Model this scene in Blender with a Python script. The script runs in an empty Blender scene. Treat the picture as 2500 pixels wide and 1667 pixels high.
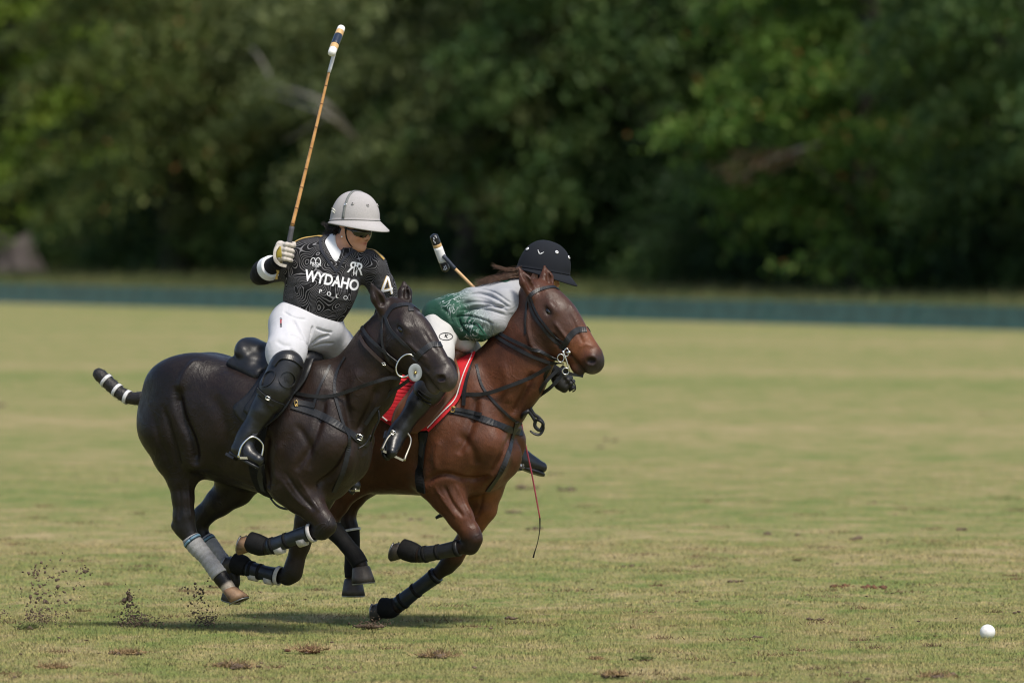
import bpy, bmesh, math, random
import numpy as np
from mathutils import Vector, Matrix
from mathutils.bvhtree import BVHTree

random.seed(7)
RNG = np.random.default_rng(7)
scene = bpy.context.scene
COL = scene.collection

# ------------------------------------------------------------------ camera
CAM_H = 2.45                       # camera height, m
FPX = 19600.0                      # focal length in photo pixels (2500 px wide)
HORIZON = 461.0
PITCH = math.atan((833.5 - HORIZON) / FPX)
cam_data = bpy.data.cameras.new('camera')
cam = bpy.data.objects.new('camera', cam_data)
COL.objects.link(cam)
cam.location = (0, 0, CAM_H)
cam.rotation_euler = (math.pi / 2 - PITCH, 0, 0)
cam_data.sensor_width = 36.0
cam_data.sensor_fit = 'HORIZONTAL'
cam_data.lens = 36.0 * FPX / 2500.0
cam_data.clip_start = 1.0
cam_data.clip_end = 3000.0
cam_data.dof.use_dof = True
cam_data.dof.focus_distance = 44.2
cam_data.dof.aperture_fstop = 3.0
cam_data.dof.aperture_blades = 0
scene.camera = cam

# ------------------------------------------------------------------ light
SUN_EL, SUN_AZ = math.radians(58), math.radians(148)   # azimuth from +Y, clockwise seen from above
world = bpy.data.worlds.new('World')
scene.world = world
world.use_nodes = True
wn = world.node_tree.nodes
wl = world.node_tree.links
bg = wn['Background']
sky = wn.new('ShaderNodeTexSky')
sky.sky_type = 'NISHITA'
sky.sun_disc = False
sky.sun_elevation = SUN_EL
sky.sun_rotation = SUN_AZ
sky.dust_density = 2.0
wl.new(sky.outputs[0], bg.inputs[0])
bg.inputs[1].default_value = 0.117
sun_data = bpy.data.lights.new('sun', 'SUN')
sun_data.energy = 2.65
sun_data.angle = math.radians(12.0)
sun_data.color = (1.0, 0.935, 0.82)
sun = bpy.data.objects.new('sun', sun_data)
COL.objects.link(sun)
sd = Vector((math.sin(SUN_AZ) * math.cos(SUN_EL), math.cos(SUN_AZ) * math.cos(SUN_EL), math.sin(SUN_EL)))
sun.rotation_euler = sd.to_track_quat('Z', 'Y').to_euler()
sun.location = (20, -20, 40)
scene.view_settings.view_transform = 'Standard'
scene.view_settings.look = 'None'
scene.view_settings.exposure = 0.50
scene.view_settings.gamma = 1.0
scene.view_settings.use_curve_mapping = False
scene.cycles.filter_width = 1.15
scene.cycles.max_bounces = 5
scene.cycles.diffuse_bounces = 2
scene.cycles.glossy_bounces = 2
scene.cycles.transmission_bounces = 3
scene.cycles.transparent_max_bounces = 4

# ------------------------------------------------------------------ pixel -> place
C0 = np.array([0, 0, CAM_H])
_fw = np.array([0, math.cos(PITCH), -math.sin(PITCH)])
_up = np.array([0, math.sin(PITCH), math.cos(PITCH)])
_rt = np.array([1.0, 0, 0])
def ray(px, py):
    return _fw + _rt * ((px - 1250.0) / FPX) + _up * ((833.5 - py) / FPX)
def at(px, py, Y):
    d = ray(px, py)
    return C0 + d * (Y / d[1])
def ground_at(px, py):
    d = ray(px, py)
    return C0 + d * (-CAM_H / d[2])

class Frame:
    """local frame of a thing: x forward, y to its left (away from the camera), z up; origin on the ground"""
    def __init__(s, px, Y, th):
        s.O = np.array([(px - 1250.0) / FPX * Y, Y, 0.0])
        c, n = math.cos(th), math.sin(th)
        s.th = th
        s.ex = np.array([c, -n, 0]); s.ey = np.array([n, c, 0]); s.ez = np.array([0, 0, 1.0])
        s.M = np.stack([s.ex, s.ey, s.ez])
    def loc(s, w): return s.M @ (np.asarray(w) - s.O)
    def wor(s, l): return s.M.T @ np.asarray(l) + s.O
    def L(s, px, py, y):
        d = ray(px, py)
        t = (y - (C0 - s.O) @ s.ey) / (d @ s.ey)
        return s.loc(C0 + d * t)
    def V(s, px, py, w):
        return s.loc(at(px, py, s.O[1] - w))
    def empty(s, name):
        o = bpy.data.objects.new(name, None)
        o.empty_display_size = 0.2
        COL.objects.link(o)
        o.location = s.O
        o.rotation_euler = (0, 0, -s.th)
        return o

# ------------------------------------------------------------------ objects
def tag(o, label=None, cat=None, group=None, kind=None):
    if label: o['label'] = label
    if cat: o['category'] = cat
    if group: o['group'] = group
    if kind: o['kind'] = kind
    return o
def link(name, me, mat=None, parent=None, smooth=True):
    o = bpy.data.objects.new(name, me)
    COL.objects.link(o)
    if parent is not None: o.parent = parent
    if mat is not None and not me.materials: me.materials.append(mat)
    if smooth and len(me.polygons):
        me.polygons.foreach_set('use_smooth', np.ones(len(me.polygons), dtype=bool))
    return o
def mesh_np(name, V, F):
    """V (n,3) array, F (m,k) int array (all faces k-gons)"""
    me = bpy.data.meshes.new(name)
    V = np.asarray(V, dtype=np.float32); F = np.asarray(F, dtype=np.int32)
    k = F.shape[1]
    me.vertices.add(len(V)); me.vertices.foreach_set('co', V.ravel())
    me.loops.add(F.size); me.loops.foreach_set('vertex_index', F.ravel())
    me.polygons.add(len(F))
    me.polygons.foreach_set('loop_start', np.arange(0, F.size, k, dtype=np.int32))
    me.update(calc_edges=True)
    me.validate()
    return me
def mesh_py(name, V, F):
    me = bpy.data.meshes.new(name)
    me.from_pydata([tuple(map(float, v)) for v in V], [], [tuple(map(int, f)) for f in F])
    me.update()
    return me

# ------------------------------------------------------------------ materials
class NT:
    def __init__(s, name):
        s.m = bpy.data.materials.new(name); s.m.use_nodes = True
        s.t = s.m.node_tree; s.n = s.t.nodes; s.b = s.n['Principled BSDF']
    def node(s, typ, **kw):
        x = s.n.new(typ)
        for k, v in kw.items():
            if k.startswith('i_'):
                x.inputs[k[2:].replace('_', ' ')].default_value = v
            else: setattr(x, k, v)
        return x
    def l(s, a, b): s.t.links.new(a, b)
    def coords(s, kind='Object', scale=None):
        c = s.node('ShaderNodeTexCoord').outputs[kind]
        if scale is None: return c
        mp = s.node('ShaderNodeMapping'); mp.inputs['Scale'].default_value = scale
        s.l(c, mp.inputs[0]); return mp.outputs[0]
    def noise(s, vec, scale, detail=3, rough=0.5, dist=0.0):
        x = s.node('ShaderNodeTexNoise')
        x.inputs['Scale'].default_value = scale; x.inputs['Detail'].default_value = detail
        x.inputs['Roughness'].default_value = rough; x.inputs['Distortion'].default_value = dist
        s.l(vec, x.inputs['Vector']); return x.outputs[0]
    def ramp(s, fac, stops, interp='LINEAR'):
        r = s.node('ShaderNodeValToRGB'); r.color_ramp.interpolation = interp
        e = r.color_ramp.elements
        while len(e) < len(stops): e.new(0.5)
        for i, (p, c) in enumerate(stops):
            e[i].position = p
            e[i].color = (c, c, c, 1) if isinstance(c, (int, float)) else (*c, 1)
        s.l(fac, r.inputs[0]); return r.outputs[0]
    def mix(s, fac, a, b, typ='MIX'):
        x = s.node('ShaderNodeMix', data_type='RGBA', blend_type=typ)
        for sock, v in ((x.inputs['Factor'], fac), (x.inputs['A'], a), (x.inputs['B'], b)):
            if hasattr(v, 'is_linked') or isinstance(v, bpy.types.NodeSocket): s.l(v, sock)
            elif isinstance(v, (int, float)): sock.default_value = v if sock.type == 'VALUE' else (v, v, v, 1)
            else: sock.default_value = (*v, 1)
        return x.outputs['Result']
    def math(s, op, a, b=None, c=None):
        x = s.node('ShaderNodeMath', operation=op)
        for i, v in enumerate((a, b, c)):
            if v is None: continue
            if isinstance(v, (int, float)): x.inputs[i].default_value = v
            else: s.l(v, x.inputs[i])
        return x.outputs[0]
    def bump(s, h, strength=0.3, dist=0.01):
        x = s.node('ShaderNodeBump'); x.inputs['Strength'].default_value = strength
        x.inputs['Distance'].default_value = dist
        s.l(h, x.inputs['Height']); s.l(x.outputs[0], s.b.inputs['Normal'])
    def col(s, v):
        if isinstance(v, tuple): s.b.inputs['Base Color'].default_value = (*v, 1)
        else: s.l(v, s.b.inputs['Base Color'])
    def set(s, **kw):
        for k, v in kw.items():
            i = s.b.inputs[k.replace('_', ' ')]
            if isinstance(v, bpy.types.NodeSocket): s.l(v, i)
            else: i.default_value = v
        return s.m

def simple(name, c, rough=0.5, var=0.25, nscale=18, bump=0.15, bscale=90, bdist=0.004, metal=0.0, spec=0.5, sheen=0.0):
    t = NT(name); co = t.coords()
    n = t.noise(co, nscale, 4)
    lo = tuple(x * (1 - var) for x in c); hi = tuple(min(1, x * (1 + var)) for x in c)
    t.col(t.ramp(n, [(0.3, lo), (0.7, hi)]))
    if bump: t.bump(t.noise(co, bscale, 3), bump, bdist)
    t.set(Roughness=rough, Metallic=metal)
    t.b.inputs['Specular IOR Level'].default_value = spec
    if sheen:
        t.b.inputs['Sheen Weight'].default_value = sheen
    return t.m

# ------------------------------------------------------------------ implicit body modelling
def smin(a, b, k):
    if k <= 0: return np.minimum(a, b)
    h = np.maximum(k - np.abs(a - b), 0) / k
    return np.minimum(a, b) - h * h * k * 0.25

class SDF:
    """smooth union of tapered limbs, ellipsoids and lofts on a voxel grid -> one continuous surface"""
    FAR = 0.35
    def __init__(s, h): s.h = h; s.p = []; s.lo = np.full(3, 1e9); s.hi = -s.lo
    def _add(s, f, lo, hi, k, g, op):
        lo = np.asarray(lo) - k - 0.03; hi = np.asarray(hi) + k + 0.03
        if op == 'u': s.lo = np.minimum(s.lo, lo); s.hi = np.maximum(s.hi, hi)
        s.p.append((f, lo, hi, k, g, op))
    def cone(s, p0, p1, r0, r1, k=0.03, flat=None, fs=1.0, g=0, op='u'):
        p0 = np.asarray(p0, float); p1 = np.asarray(p1, float)
        if flat is not None:
            n = np.asarray(flat, float); n = n / np.linalg.norm(n)
            A = np.eye(3) + np.outer(n, n) * (1 / fs - 1)
        else: A = np.eye(3)
        a = A @ (p1 - p0); aa = max(a @ a, 1e-9)
        def f(X, Y, Z):
            x, y, z = X - p0[0], Y - p0[1], Z - p0[2]
            if flat is not None:
                x, y, z = (A[0, 0] * x + A[0, 1] * y + A[0, 2] * z, A[1, 0] * x + A[1, 1] * y + A[1, 2] * z,
                           A[2, 0] * x + A[2, 1] * y + A[2, 2] * z)
            t = np.clip((x * a[0] + y * a[1] + z * a[2]) / aa, 0, 1)
            return np.sqrt((x - t * a[0]) ** 2 + (y - t * a[1]) ** 2 + (z - t * a[2]) ** 2) - (r0 + (r1 - r0) * t)
        m = max(r0, r1) * max(1.0, fs)
        s._add(f, np.minimum(p0, p1) - m, np.maximum(p0, p1) + m, k, g, op)
    def chain(s, pts, rads, k=0.03, flat=None, fs=1.0, g=0):
        n = len(pts)
        fl = fs if isinstance(fs, (list, tuple)) else [fs] * n
        for i in range(n - 1):
            s.cone(pts[i], pts[i + 1], rads[i], rads[i + 1], k if i else k, flat, 0.5 * (fl[i] + fl[i + 1]), g)
    def ell(s, c, r, R=None, k=0.03, g=0, op='u'):
        c = np.asarray(c, float); r = np.asarray(r, float)
        R = np.eye(3) if R is None else np.asarray(R, float)   # rows = axes
        def f(X, Y, Z):
            x, y, z = X - c[0], Y - c[1], Z - c[2]
            q = [(R[i, 0] * x + R[i, 1] * y + R[i, 2] * z) / r[i] for i in range(3)]
            k0 = np.sqrt(q[0] ** 2 + q[1] ** 2 + q[2] ** 2)
            k1 = np.sqrt((q[0] / r[0]) ** 2 + (q[1] / r[1]) ** 2 + (q[2] / r[2]) ** 2) + 1e-6
            return k0 * (k0 - 1) / k1
        e = np.sqrt(((R * r[:, None]) ** 2).sum(0))
        s._add(f, c - e, c + e, k, g, op)
    def loft(s, secs, k=0.03, g=0, power=2.2):
        """secs: rows (x, ztop, zbot, halfwidth) along local x"""
        S = np.array(sorted(map(tuple, secs)), float)
        xs = np.linspace(S[0, 0], S[-1, 0], 160)
        cols = []
        for j in (1, 2, 3):       # cubic hermite through the sections
            y = S[:, j]; x = S[:, 0]; m = np.gradient(y, x)
            i = np.clip(np.searchsorted(x, xs) - 1, 0, len(x) - 2)
            hh = x[i + 1] - x[i]; t = (xs - x[i]) / hh
            cols.append((2 * t**3 - 3 * t**2 + 1) * y[i] + (t**3 - 2 * t**2 + t) * hh * m[i] + (-2 * t**3 + 3 * t**2) * y[i + 1] + (t**3 - t**2) * hh * m[i + 1])
        zt, zb, w = cols; w = np.maximum(w, 0.01)
        def f(X, Y, Z):
            xv = X[:, 0, 0]
            T, B, W = (np.interp(xv, xs, c)[:, None, None] for c in (zt, zb, w))
            cz = T * 0.55 + B * 0.45
            v = Z - cz
            H = np.where(v > 0, T - cz, cz - B)
            H = np.maximum(H, 0.01)
            rho = (np.abs(Y / W) ** power + np.abs(v / H) ** power) ** (1 / power)
            d = (rho - 1) * np.minimum(W, H)
            ex = np.maximum(np.maximum(S[0, 0] - X, X - S[-1, 0]), -1)
            return np.where(ex > 0, np.sqrt(np.maximum(d, 0) ** 2 + ex ** 2), np.maximum(d, ex))
        s._add(f, (S[0, 0], -w.max(), zb.min()), (S[-1, 0], w.max(), zt.max()), k, g, 'u')
    def solve(s, kg=0.05):
        h = s.h
        n = np.ceil((s.hi - s.lo) / h).astype(int) + 3
        ax = [s.lo[i] + h * np.arange(n[i]) for i in range(3)]
        groups = {}
        def block(lo, hi):
            i0 = np.clip(((lo - s.lo) / h).astype(int) - 1, 0, n - 2)
            i1 = np.clip(((hi - s.lo) / h).astype(int) + 2, i0 + 1, n)
            sl = tuple(slice(a, b) for a, b in zip(i0, i1))
            return sl, ax[0][sl[0]][:, None, None], ax[1][sl[1]][None, :, None], ax[2][sl[2]][None, None, :]
        for f, lo, hi, k, g, op in s.p:
            if op != 'u': continue
            if g not in groups: groups[g] = np.full(tuple(n), s.FAR, np.float32)
            sl, X, Y, Z = block(lo, hi)
            groups[g][sl] = smin(groups[g][sl], f(X, Y, Z).astype(np.float32), k)
        base = groups.pop(0)
        F = base
        for g in sorted(groups): F = np.minimum(F, smin(base, groups[g], kg))
        for f, lo, hi, k, g, op in s.p:
            if op != 's': continue
            sl, X, Y, Z = block(lo, hi)
            F[sl] = -smin(-F[sl], f(X, Y, Z).astype(np.float32), k)
        return F
    def mesh(s, name, kg=0.05, smooth=2, disp=None):
        F = s.solve(kg)
        V, Q = surfnets(F, s.lo, s.h)
        V = lap(V, Q, smooth)
        if disp is not None: V = disp(V, vnormals(V, Q))
        s.V, s.Q = V, Q
        return mesh_np(name, V, Q)

def surfnets(f, lo, h):
    s = f < 0
    sl = [slice(0, -1), slice(1, None)]
    cnt = sum(s[sl[a], sl[b], sl[c]].astype(np.int8) for a in (0, 1) for b in (0, 1) for c in (0, 1))
    act = (cnt > 0) & (cnt < 8)
    I = np.argwhere(act)
    idx = np.full(act.shape, -1, np.int64); idx[act] = np.arange(len(I))
    corn = [(a, b, c) for a in (0, 1) for b in (0, 1) for c in (0, 1)]
    val = np.stack([f[I[:, 0] + a, I[:, 1] + b, I[:, 2] + c] for a, b, c in corn], 1)
    acc = np.zeros((len(I), 3)); num = np.zeros(len(I))
    for i in range(8):
        for j in range(i + 1, 8):
            d = np.array(corn[j]) - np.array(corn[i])
            if np.abs(d).sum() != 1: continue
            va, vb = val[:, i], val[:, j]
            m = (va < 0) != (vb < 0)
            t = va[m] / (va[m] - vb[m])
            acc[m] += np.array(corn[i]) + d * t[:, None]; num[m] += 1
    V = lo + h * (I + acc / num[:, None])
    Q = []
    for axn in range(3):
        b, c = (axn + 1) % 3, (axn + 2) % 3
        s0 = [slice(None)] * 3; s1 = [slice(None)] * 3
        s0[axn] = slice(0, -1); s1[axn] = slice(1, None)
        E = np.argwhere(s[tuple(s0)] != s[tuple(s1)])
        E = E[(E[:, b] > 0) & (E[:, c] > 0) & (E[:, b] < f.shape[b] - 1) & (E[:, c] < f.shape[c] - 1)]
        ins = s[E[:, 0], E[:, 1], E[:, 2]]
        def cell(db, dc):
            G = E.copy(); G[:, b] += db; G[:, c] += dc
            return idx[G[:, 0], G[:, 1], G[:, 2]]
        q = np.stack([cell(-1, -1), cell(0, -1), cell(0, 0), cell(-1, 0)], 1)
        q[~ins] = q[~ins][:, ::-1]
        Q.append(q[(q >= 0).all(1)])
    return V, np.concatenate(Q)
def lap(V, Q, it, lam=0.5):
    E = np.concatenate([Q[:, [0, 1]], Q[:, [1, 2]], Q[:, [2, 3]], Q[:, [3, 0]]])
    n = np.bincount(E[:, 0], minlength=len(V)).astype(float)[:, None]
    for _ in range(it):
        A = np.stack([np.bincount(E[:, 0], V[E[:, 1], i], len(V)) for i in range(3)], 1) / np.maximum(n, 1)
        V = V + lam * (A - V)
    return V
def vnormals(V, Q):
    fn = np.cross(V[Q[:, 2]] - V[Q[:, 0]], V[Q[:, 3]] - V[Q[:, 1]])
    N = np.stack([sum(np.bincount(Q[:, j], fn[:, i], len(V)) for j in range(4)) for i in range(3)], 1)
    return N / np.maximum(np.linalg.norm(N, axis=1, keepdims=True), 1e-9)
def bvh_of(sdf):
    return BVHTree.FromPolygons([tuple(v) for v in sdf.V], [tuple(q) for q in sdf.Q])
def set_color(me, rgb, name='coat'):
    a = me.color_attributes.new(name, 'FLOAT_COLOR', 'POINT')
    c = np.ones((len(me.vertices), 4), np.float32); c[:, :3] = rgb
    a.data.foreach_set('color', c.ravel())

# ------------------------------------------------------------------ swept shapes
def unit(v):
    v = np.asarray(v, float); return v / max(np.linalg.norm(v), 1e-12)
def spline(P, n):
    P = np.asarray(P, float)
    if len(P) == 2: return P[0] + (P[1] - P[0]) * np.linspace(0, 1, n)[:, None]
    d = np.concatenate([[0], np.cumsum(np.linalg.norm(np.diff(P, axis=0), axis=1))])
    m = np.gradient(P, d, axis=0)
    x = np.linspace(0, d[-1], n); i = np.clip(np.searchsorted(d, x) - 1, 0, len(d) - 2)
    h = (d[i + 1] - d[i])[:, None]; t = (x - d[i])[:, None] / h
    return (2*t**3-3*t**2+1)*P[i] + (t**3-2*t**2+t)*h*m[i] + (-2*t**3+3*t**2)*P[i+1] + (t**3-t**2)*h*m[i+1]
def frames(P, N0=None):
    T = np.gradient(P, axis=0); T /= np.maximum(np.linalg.norm(T, axis=1, keepdims=True), 1e-9)
    n = N0 if N0 is not None else (np.array([0, 0, 1.0]) if abs(T[0][2]) < 0.9 else np.array([1.0, 0, 0]))
    out = []
    for t in T:
        n = unit(n - t * (n @ t)); out.append(n)
    N = np.array(out)
    return T, N, np.cross(T, N)
def tube_vf(P, R, seg=10, cap=True, closed=False, flat=1.0, N0=None, round_cap=False):
    P = np.asarray(P, float); n = len(P)
    R = np.broadcast_to(np.asarray(R, float), (n,)).copy()
    if round_cap:
        a = unit(P[0] - P[1]); b = unit(P[-1] - P[-2])
        P = np.concatenate([[P[0] + a * R[0] * .8, P[0] + a * R[0] * .5], P, [P[-1] + b * R[-1] * .5, P[-1] + b * R[-1] * .8]])
        R = np.concatenate([[R[0] * .35, R[0] * .82], R, [R[-1] * .82, R[-1] * .35]]); n = len(P)
    T, N, B = frames(P, N0)
    if closed:
        T = np.roll(P, -1, 0) - np.roll(P, 1, 0); T /= np.linalg.norm(T, axis=1, keepdims=True)
        if N0 is not None:
            N = N0 - T * (T @ N0)[:, None]; N /= np.linalg.norm(N, axis=1, keepdims=True); B = np.cross(T, N)
    th = np.linspace(0, 2 * math.pi, seg, endpoint=False)
    V = (P[:, None] + R[:, None, None] * (np.cos(th)[None, :, None] * N[:, None] + flat * np.sin(th)[None, :, None] * B[:, None])).reshape(-1, 3)
    F = []
    for i in range(n if closed else n - 1):
        j = (i + 1) % n
        for q in range(seg):
            r = (q + 1) % seg
            F.append((i * seg + q, i * seg + r, j * seg + r, j * seg + q))
    if cap and not closed:
        F.append(tuple(range(seg))[::-1]); F.append(tuple((n - 1) * seg + q for q in range(seg)))
    return V, F
def tube(name, P, R, mat, parent=None, n=None, **kw):
    P = np.asarray(P, float)
    if n:
        R = np.interp(np.linspace(0, 1, n), np.linspace(0, 1, len(P)), np.broadcast_to(R, (len(P),)))
        P = spline(P, n)
    V, F = tube_vf(P, R, **kw)
    return link(name, mesh_py(name, V, F), mat, parent)
def merge(parts):
    V = []; F = []; o = 0
    for v, f in parts:
        V.extend(map(tuple, v)); F.extend(tuple(i + o for i in q) for q in f); o += len(v)
    return V, F
def band_vf(P, N, width, thick):
    """flat strap: rectangle section, lying with outward normal N"""
    P = np.asarray(P, float); n = len(P)
    T = np.gradient(P, axis=0); T /= np.maximum(np.linalg.norm(T, axis=1, keepdims=True), 1e-9)
    N = N - T * (N * T).sum(1, keepdims=True); N /= np.maximum(np.linalg.norm(N, axis=1, keepdims=True), 1e-9)
    B = np.cross(T, N)
    W = np.broadcast_to(np.asarray(width, float), (n,))[:, None] * 0.5
    sec = [(-1, 0), (-.92, thick), (.92, thick), (1, 0), (.9, -thick * .6), (-.9, -thick * .6)]
    V = np.stack([P + B * W * a + N * b for a, b in sec], 1).reshape(-1, 3)
    m = len(sec); F = []
    for i in range(n - 1):
        for q in range(m):
            r = (q + 1) % m
            F.append((i * m + r, i * m + q, (i + 1) * m + q, (i + 1) * m + r))
    F.append(tuple(range(m))); F.append(tuple((n - 1) * m + q for q in range(m))[::-1])
    return V, F
def cast(fr, bvh, px, py):
    """where the line of sight through a photo pixel meets a surface (local coordinates), and its normal"""
    o = fr.loc(C0); d = unit(fr.M @ ray(px, py))
    h = bvh.ray_cast(Vector(o), Vector(d))
    if h[0] is None: return None
    nn = np.array(h[1])
    if nn @ d > 0: nn = -nn
    return np.array(h[0]), nn
def drape(fr, bvh, pts, n=24, off=0.004):
    Q = spline(np.array(pts, float), n)
    P = []; N = []
    for q in Q:
        r = cast(fr, bvh, q[0], q[1])
        if r is None:
            P.append(None); N.append(None)
        else: P.append(r[0] + r[1] * off); N.append(r[1])
    good = [i for i in range(n) if P[i] is not None]
    for i in range(n):
        if P[i] is None:
            j = min(good, key=lambda a: abs(a - i))
            o = fr.loc(C0); d = unit(fr.M @ ray(*Q[i])); dep = (P[j] - o) @ d
            x = o + d * dep
            hit = bvh.find_nearest(Vector(x))
            nn = np.array(hit[1]); xn = np.array(hit[0])
            P[i] = xn + nn * off; N[i] = nn
    P = np.array(P); N = np.array(N)
    for _ in range(2):
        P[1:-1] = .5 * P[1:-1] + .25 * (P[2:] + P[:-2]); N[1:-1] = .5 * N[1:-1] + .25 * (N[2:] + N[:-2])
    return P, N
def patch(fr, bvh, left, right, nu, nv, off, thick):
    """a sheet lying on a surface between two px polylines (same row count after resampling)"""
    A = spline(np.array(left, float), nv); B = spline(np.array(right, float), nv)
    P = np.zeros((nv, nu, 3)); N = np.zeros((nv, nu, 3)); ok = np.zeros((nv, nu), bool)
    for i in range(nv):
        for j in range(nu):
            q = A[i] + (B[i] - A[i]) * j / (nu - 1)
            r = cast(fr, bvh, *q)
            if r is not None: P[i, j], N[i, j] = r; ok[i, j] = True
    g = np.argwhere(ok)
    for i, j in np.argwhere(~ok):
        k = g[np.argmin(((g - [i, j]) ** 2).sum(1))]
        q = A[i] + (B[i] - A[i]) * j / (nu - 1)
        o = fr.loc(C0); d = unit(fr.M @ ray(*q)); dep = (P[k[0], k[1]] - o) @ d
        h = bvh.find_nearest(Vector(o + d * dep))
        P[i, j] = np.array(h[0]); N[i, j] = np.array(h[1])
    for _ in range(3):
        Pn = P.copy()
        Pn[1:-1, 1:-1] = (P[:-2, 1:-1] + P[2:, 1:-1] + P[1:-1, :-2] + P[1:-1, 2:]) / 4
        P = Pn
    Z = P + N * off; T = P + N * (off + thick)
    V = np.concatenate([T.reshape(-1, 3), Z.reshape(-1, 3)]); m = nu * nv; F = []
    for i in range(nv - 1):
        for j in range(nu - 1):
            a = i * nu + j
            F.append((a, a + 1, a + nu + 1, a + nu)); F.append((m + a, m + a + nu, m + a + nu + 1, m + a + 1))
    ed = [(0, j) for j in range(nu)] + [(i, nu - 1) for i in range(1, nv)] + [(nv - 1, j) for j in range(nu - 2, -1, -1)] + [(i, 0) for i in range(nv - 2, 0, -1)]
    e = [i * nu + j for i, j in ed]
    for a, b in zip(e, e[1:] + e[:1]): F.append((b, a, m + a, m + b))
    return V, F
def mirror_vf(V, F):
    V = np.array(V, float).copy(); V[:, 1] *= -1
    return V, [tuple(f)[::-1] for f in F]
# ================================================================== the setting
def turf_color(t, co, blades=False):
    """dry late-season turf: straw and green mingled in patches, with bare brown spots"""
    dt = t.node('ShaderNodeVectorMath', operation='DOT_PRODUCT'); t.l(co, dt.inputs[0]); dt.inputs[1].default_value = (0.35, 0.94, 0)
    cb = t.node('ShaderNodeCombineXYZ'); t.l(dt.outputs['Value'], cb.inputs[0])
    big = t.math('MULTIPLY_ADD', t.noise(cb.outputs[0], 0.11, 2, 0.5), 1.5, -0.25)
    big = t.math('ADD', t.math('MULTIPLY', big, 0.65), t.math('MULTIPLY', t.noise(co, 0.22, 3, 0.55), 0.35))
    mp = t.node('ShaderNodeMapping'); mp.inputs['Scale'].default_value = (0.75, 0.55, 1); t.l(co, mp.inputs[0])
    mid = t.noise(mp.outputs[0], 2.6, 5, 0.66)
    fine = t.noise(co, 7.0, 4, 0.65)
    tiny = t.noise(co, 55.0, 3, 0.7)
    f = t.math('ADD', t.math('MULTIPLY', big, 0.55), t.math('MULTIPLY', mid, 0.90))
    f = t.math('ADD', f, t.math('MULTIPLY', fine, 0.55))
    f = t.math('ADD', f, t.math('MULTIPLY', tiny, 0.40))
    f = t.math('MULTIPLY_ADD', f, 1.50, -1.28)
    c = t.ramp(f, [(0.20, (0.128, 0.178, 0.048)), (0.42, (0.198, 0.212, 0.072)), (0.60, (0.262, 0.232, 0.098)), (0.80, (0.352, 0.282, 0.146))])
    bare = t.ramp(t.noise(co, 1.9, 5, 0.7), [(0.66, 0.0), (0.76, 0.7)])
    c = t.mix(bare, c, (0.155, 0.105, 0.055))
    return c
t = NT('turf'); co = t.coords('Object')
t.col(turf_color(t, co)); t.bump(t.noise(co, 40, 4, 0.7), 0.6, 0.03)
MAT_TURF = t.set(Roughness=0.95); MAT_TURF.node_tree.nodes['Principled BSDF'].inputs['Specular IOR Level'].default_value = 0.1
t = NT('grass_blades'); co = t.coords('Object')
c = turf_color(t, co)
isl = t.node('ShaderNodeNewGeometry').outputs['Random Per Island']
c = t.mix(1.0, c, t.ramp(isl, [(0.0, (0.95, 1.02, 0.85)), (0.5, (1.40, 1.36, 1.28)), (1.0, (1.80, 1.68, 1.58))]), 'MULTIPLY')
t.col(c)
nm = t.node('ShaderNodeVectorMath', operation='ADD'); gm = t.node('ShaderNodeNewGeometry')
sc_ = t.node('ShaderNodeVectorMath', operation='SCALE'); sc_.inputs['Scale'].default_value = 0.2; t.l(gm.outputs['Normal'], sc_.inputs[0])
t.l(sc_.outputs[0], nm.inputs[0]); nm.inputs[1].default_value = (0, 0, 1.0)
nz = t.node('ShaderNodeVectorMath', operation='NORMALIZE'); t.l(nm.outputs[0], nz.inputs[0]); t.l(nz.outputs[0], t.b.inputs['Normal'])
MAT_BLADE = t.set(Roughness=0.8); MAT_BLADE.node_tree.nodes['Principled BSDF'].inputs['Specular IOR Level'].default_value = 0.15

def undul(x, y):
    return 0.012 * np.sin(x * 2.1 + y * 0.7) * np.sin(y * 1.3 - x * 0.4) + 0.006 * np.sin(x * 5.3 + 1.0) * np.sin(y * 4.1)
xs = np.concatenate([[-900, -300, -100, -40, -14], np.linspace(-8, 8, 81), [14, 40, 100, 300, 900]])
ys = np.concatenate([[-200, -20, 15, 30], np.linspace(36, 66, 121), [72, 80, 95, 110, 130, 150, 175, 200, 230, 280, 400, 700, 1500]])
gx, gy = np.meshgrid(xs, ys, indexing='ij')
fade = np.clip((8.5 - np.abs(gx)) / 3, 0, 1) * np.clip((gy - 35) / 4, 0, 1) * np.clip((68 - gy) / 8, 0, 1)
gz = undul(gx, gy) * fade
V = np.stack([gx, gy, gz], -1).reshape(-1, 3)
n1 = len(ys); ii, jj = np.meshgrid(np.arange(len(xs) - 1), np.arange(n1 - 1), indexing='ij')
a = (ii * n1 + jj).ravel()
gr = link('ground', mesh_np('ground', V, np.stack([a, a + n1, a + n1 + 1, a + 1], 1)), MAT_TURF)
tag(gr, 'dry yellow-green turf of the polo field running back to the treeline', 'ground', kind='structure')

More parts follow.
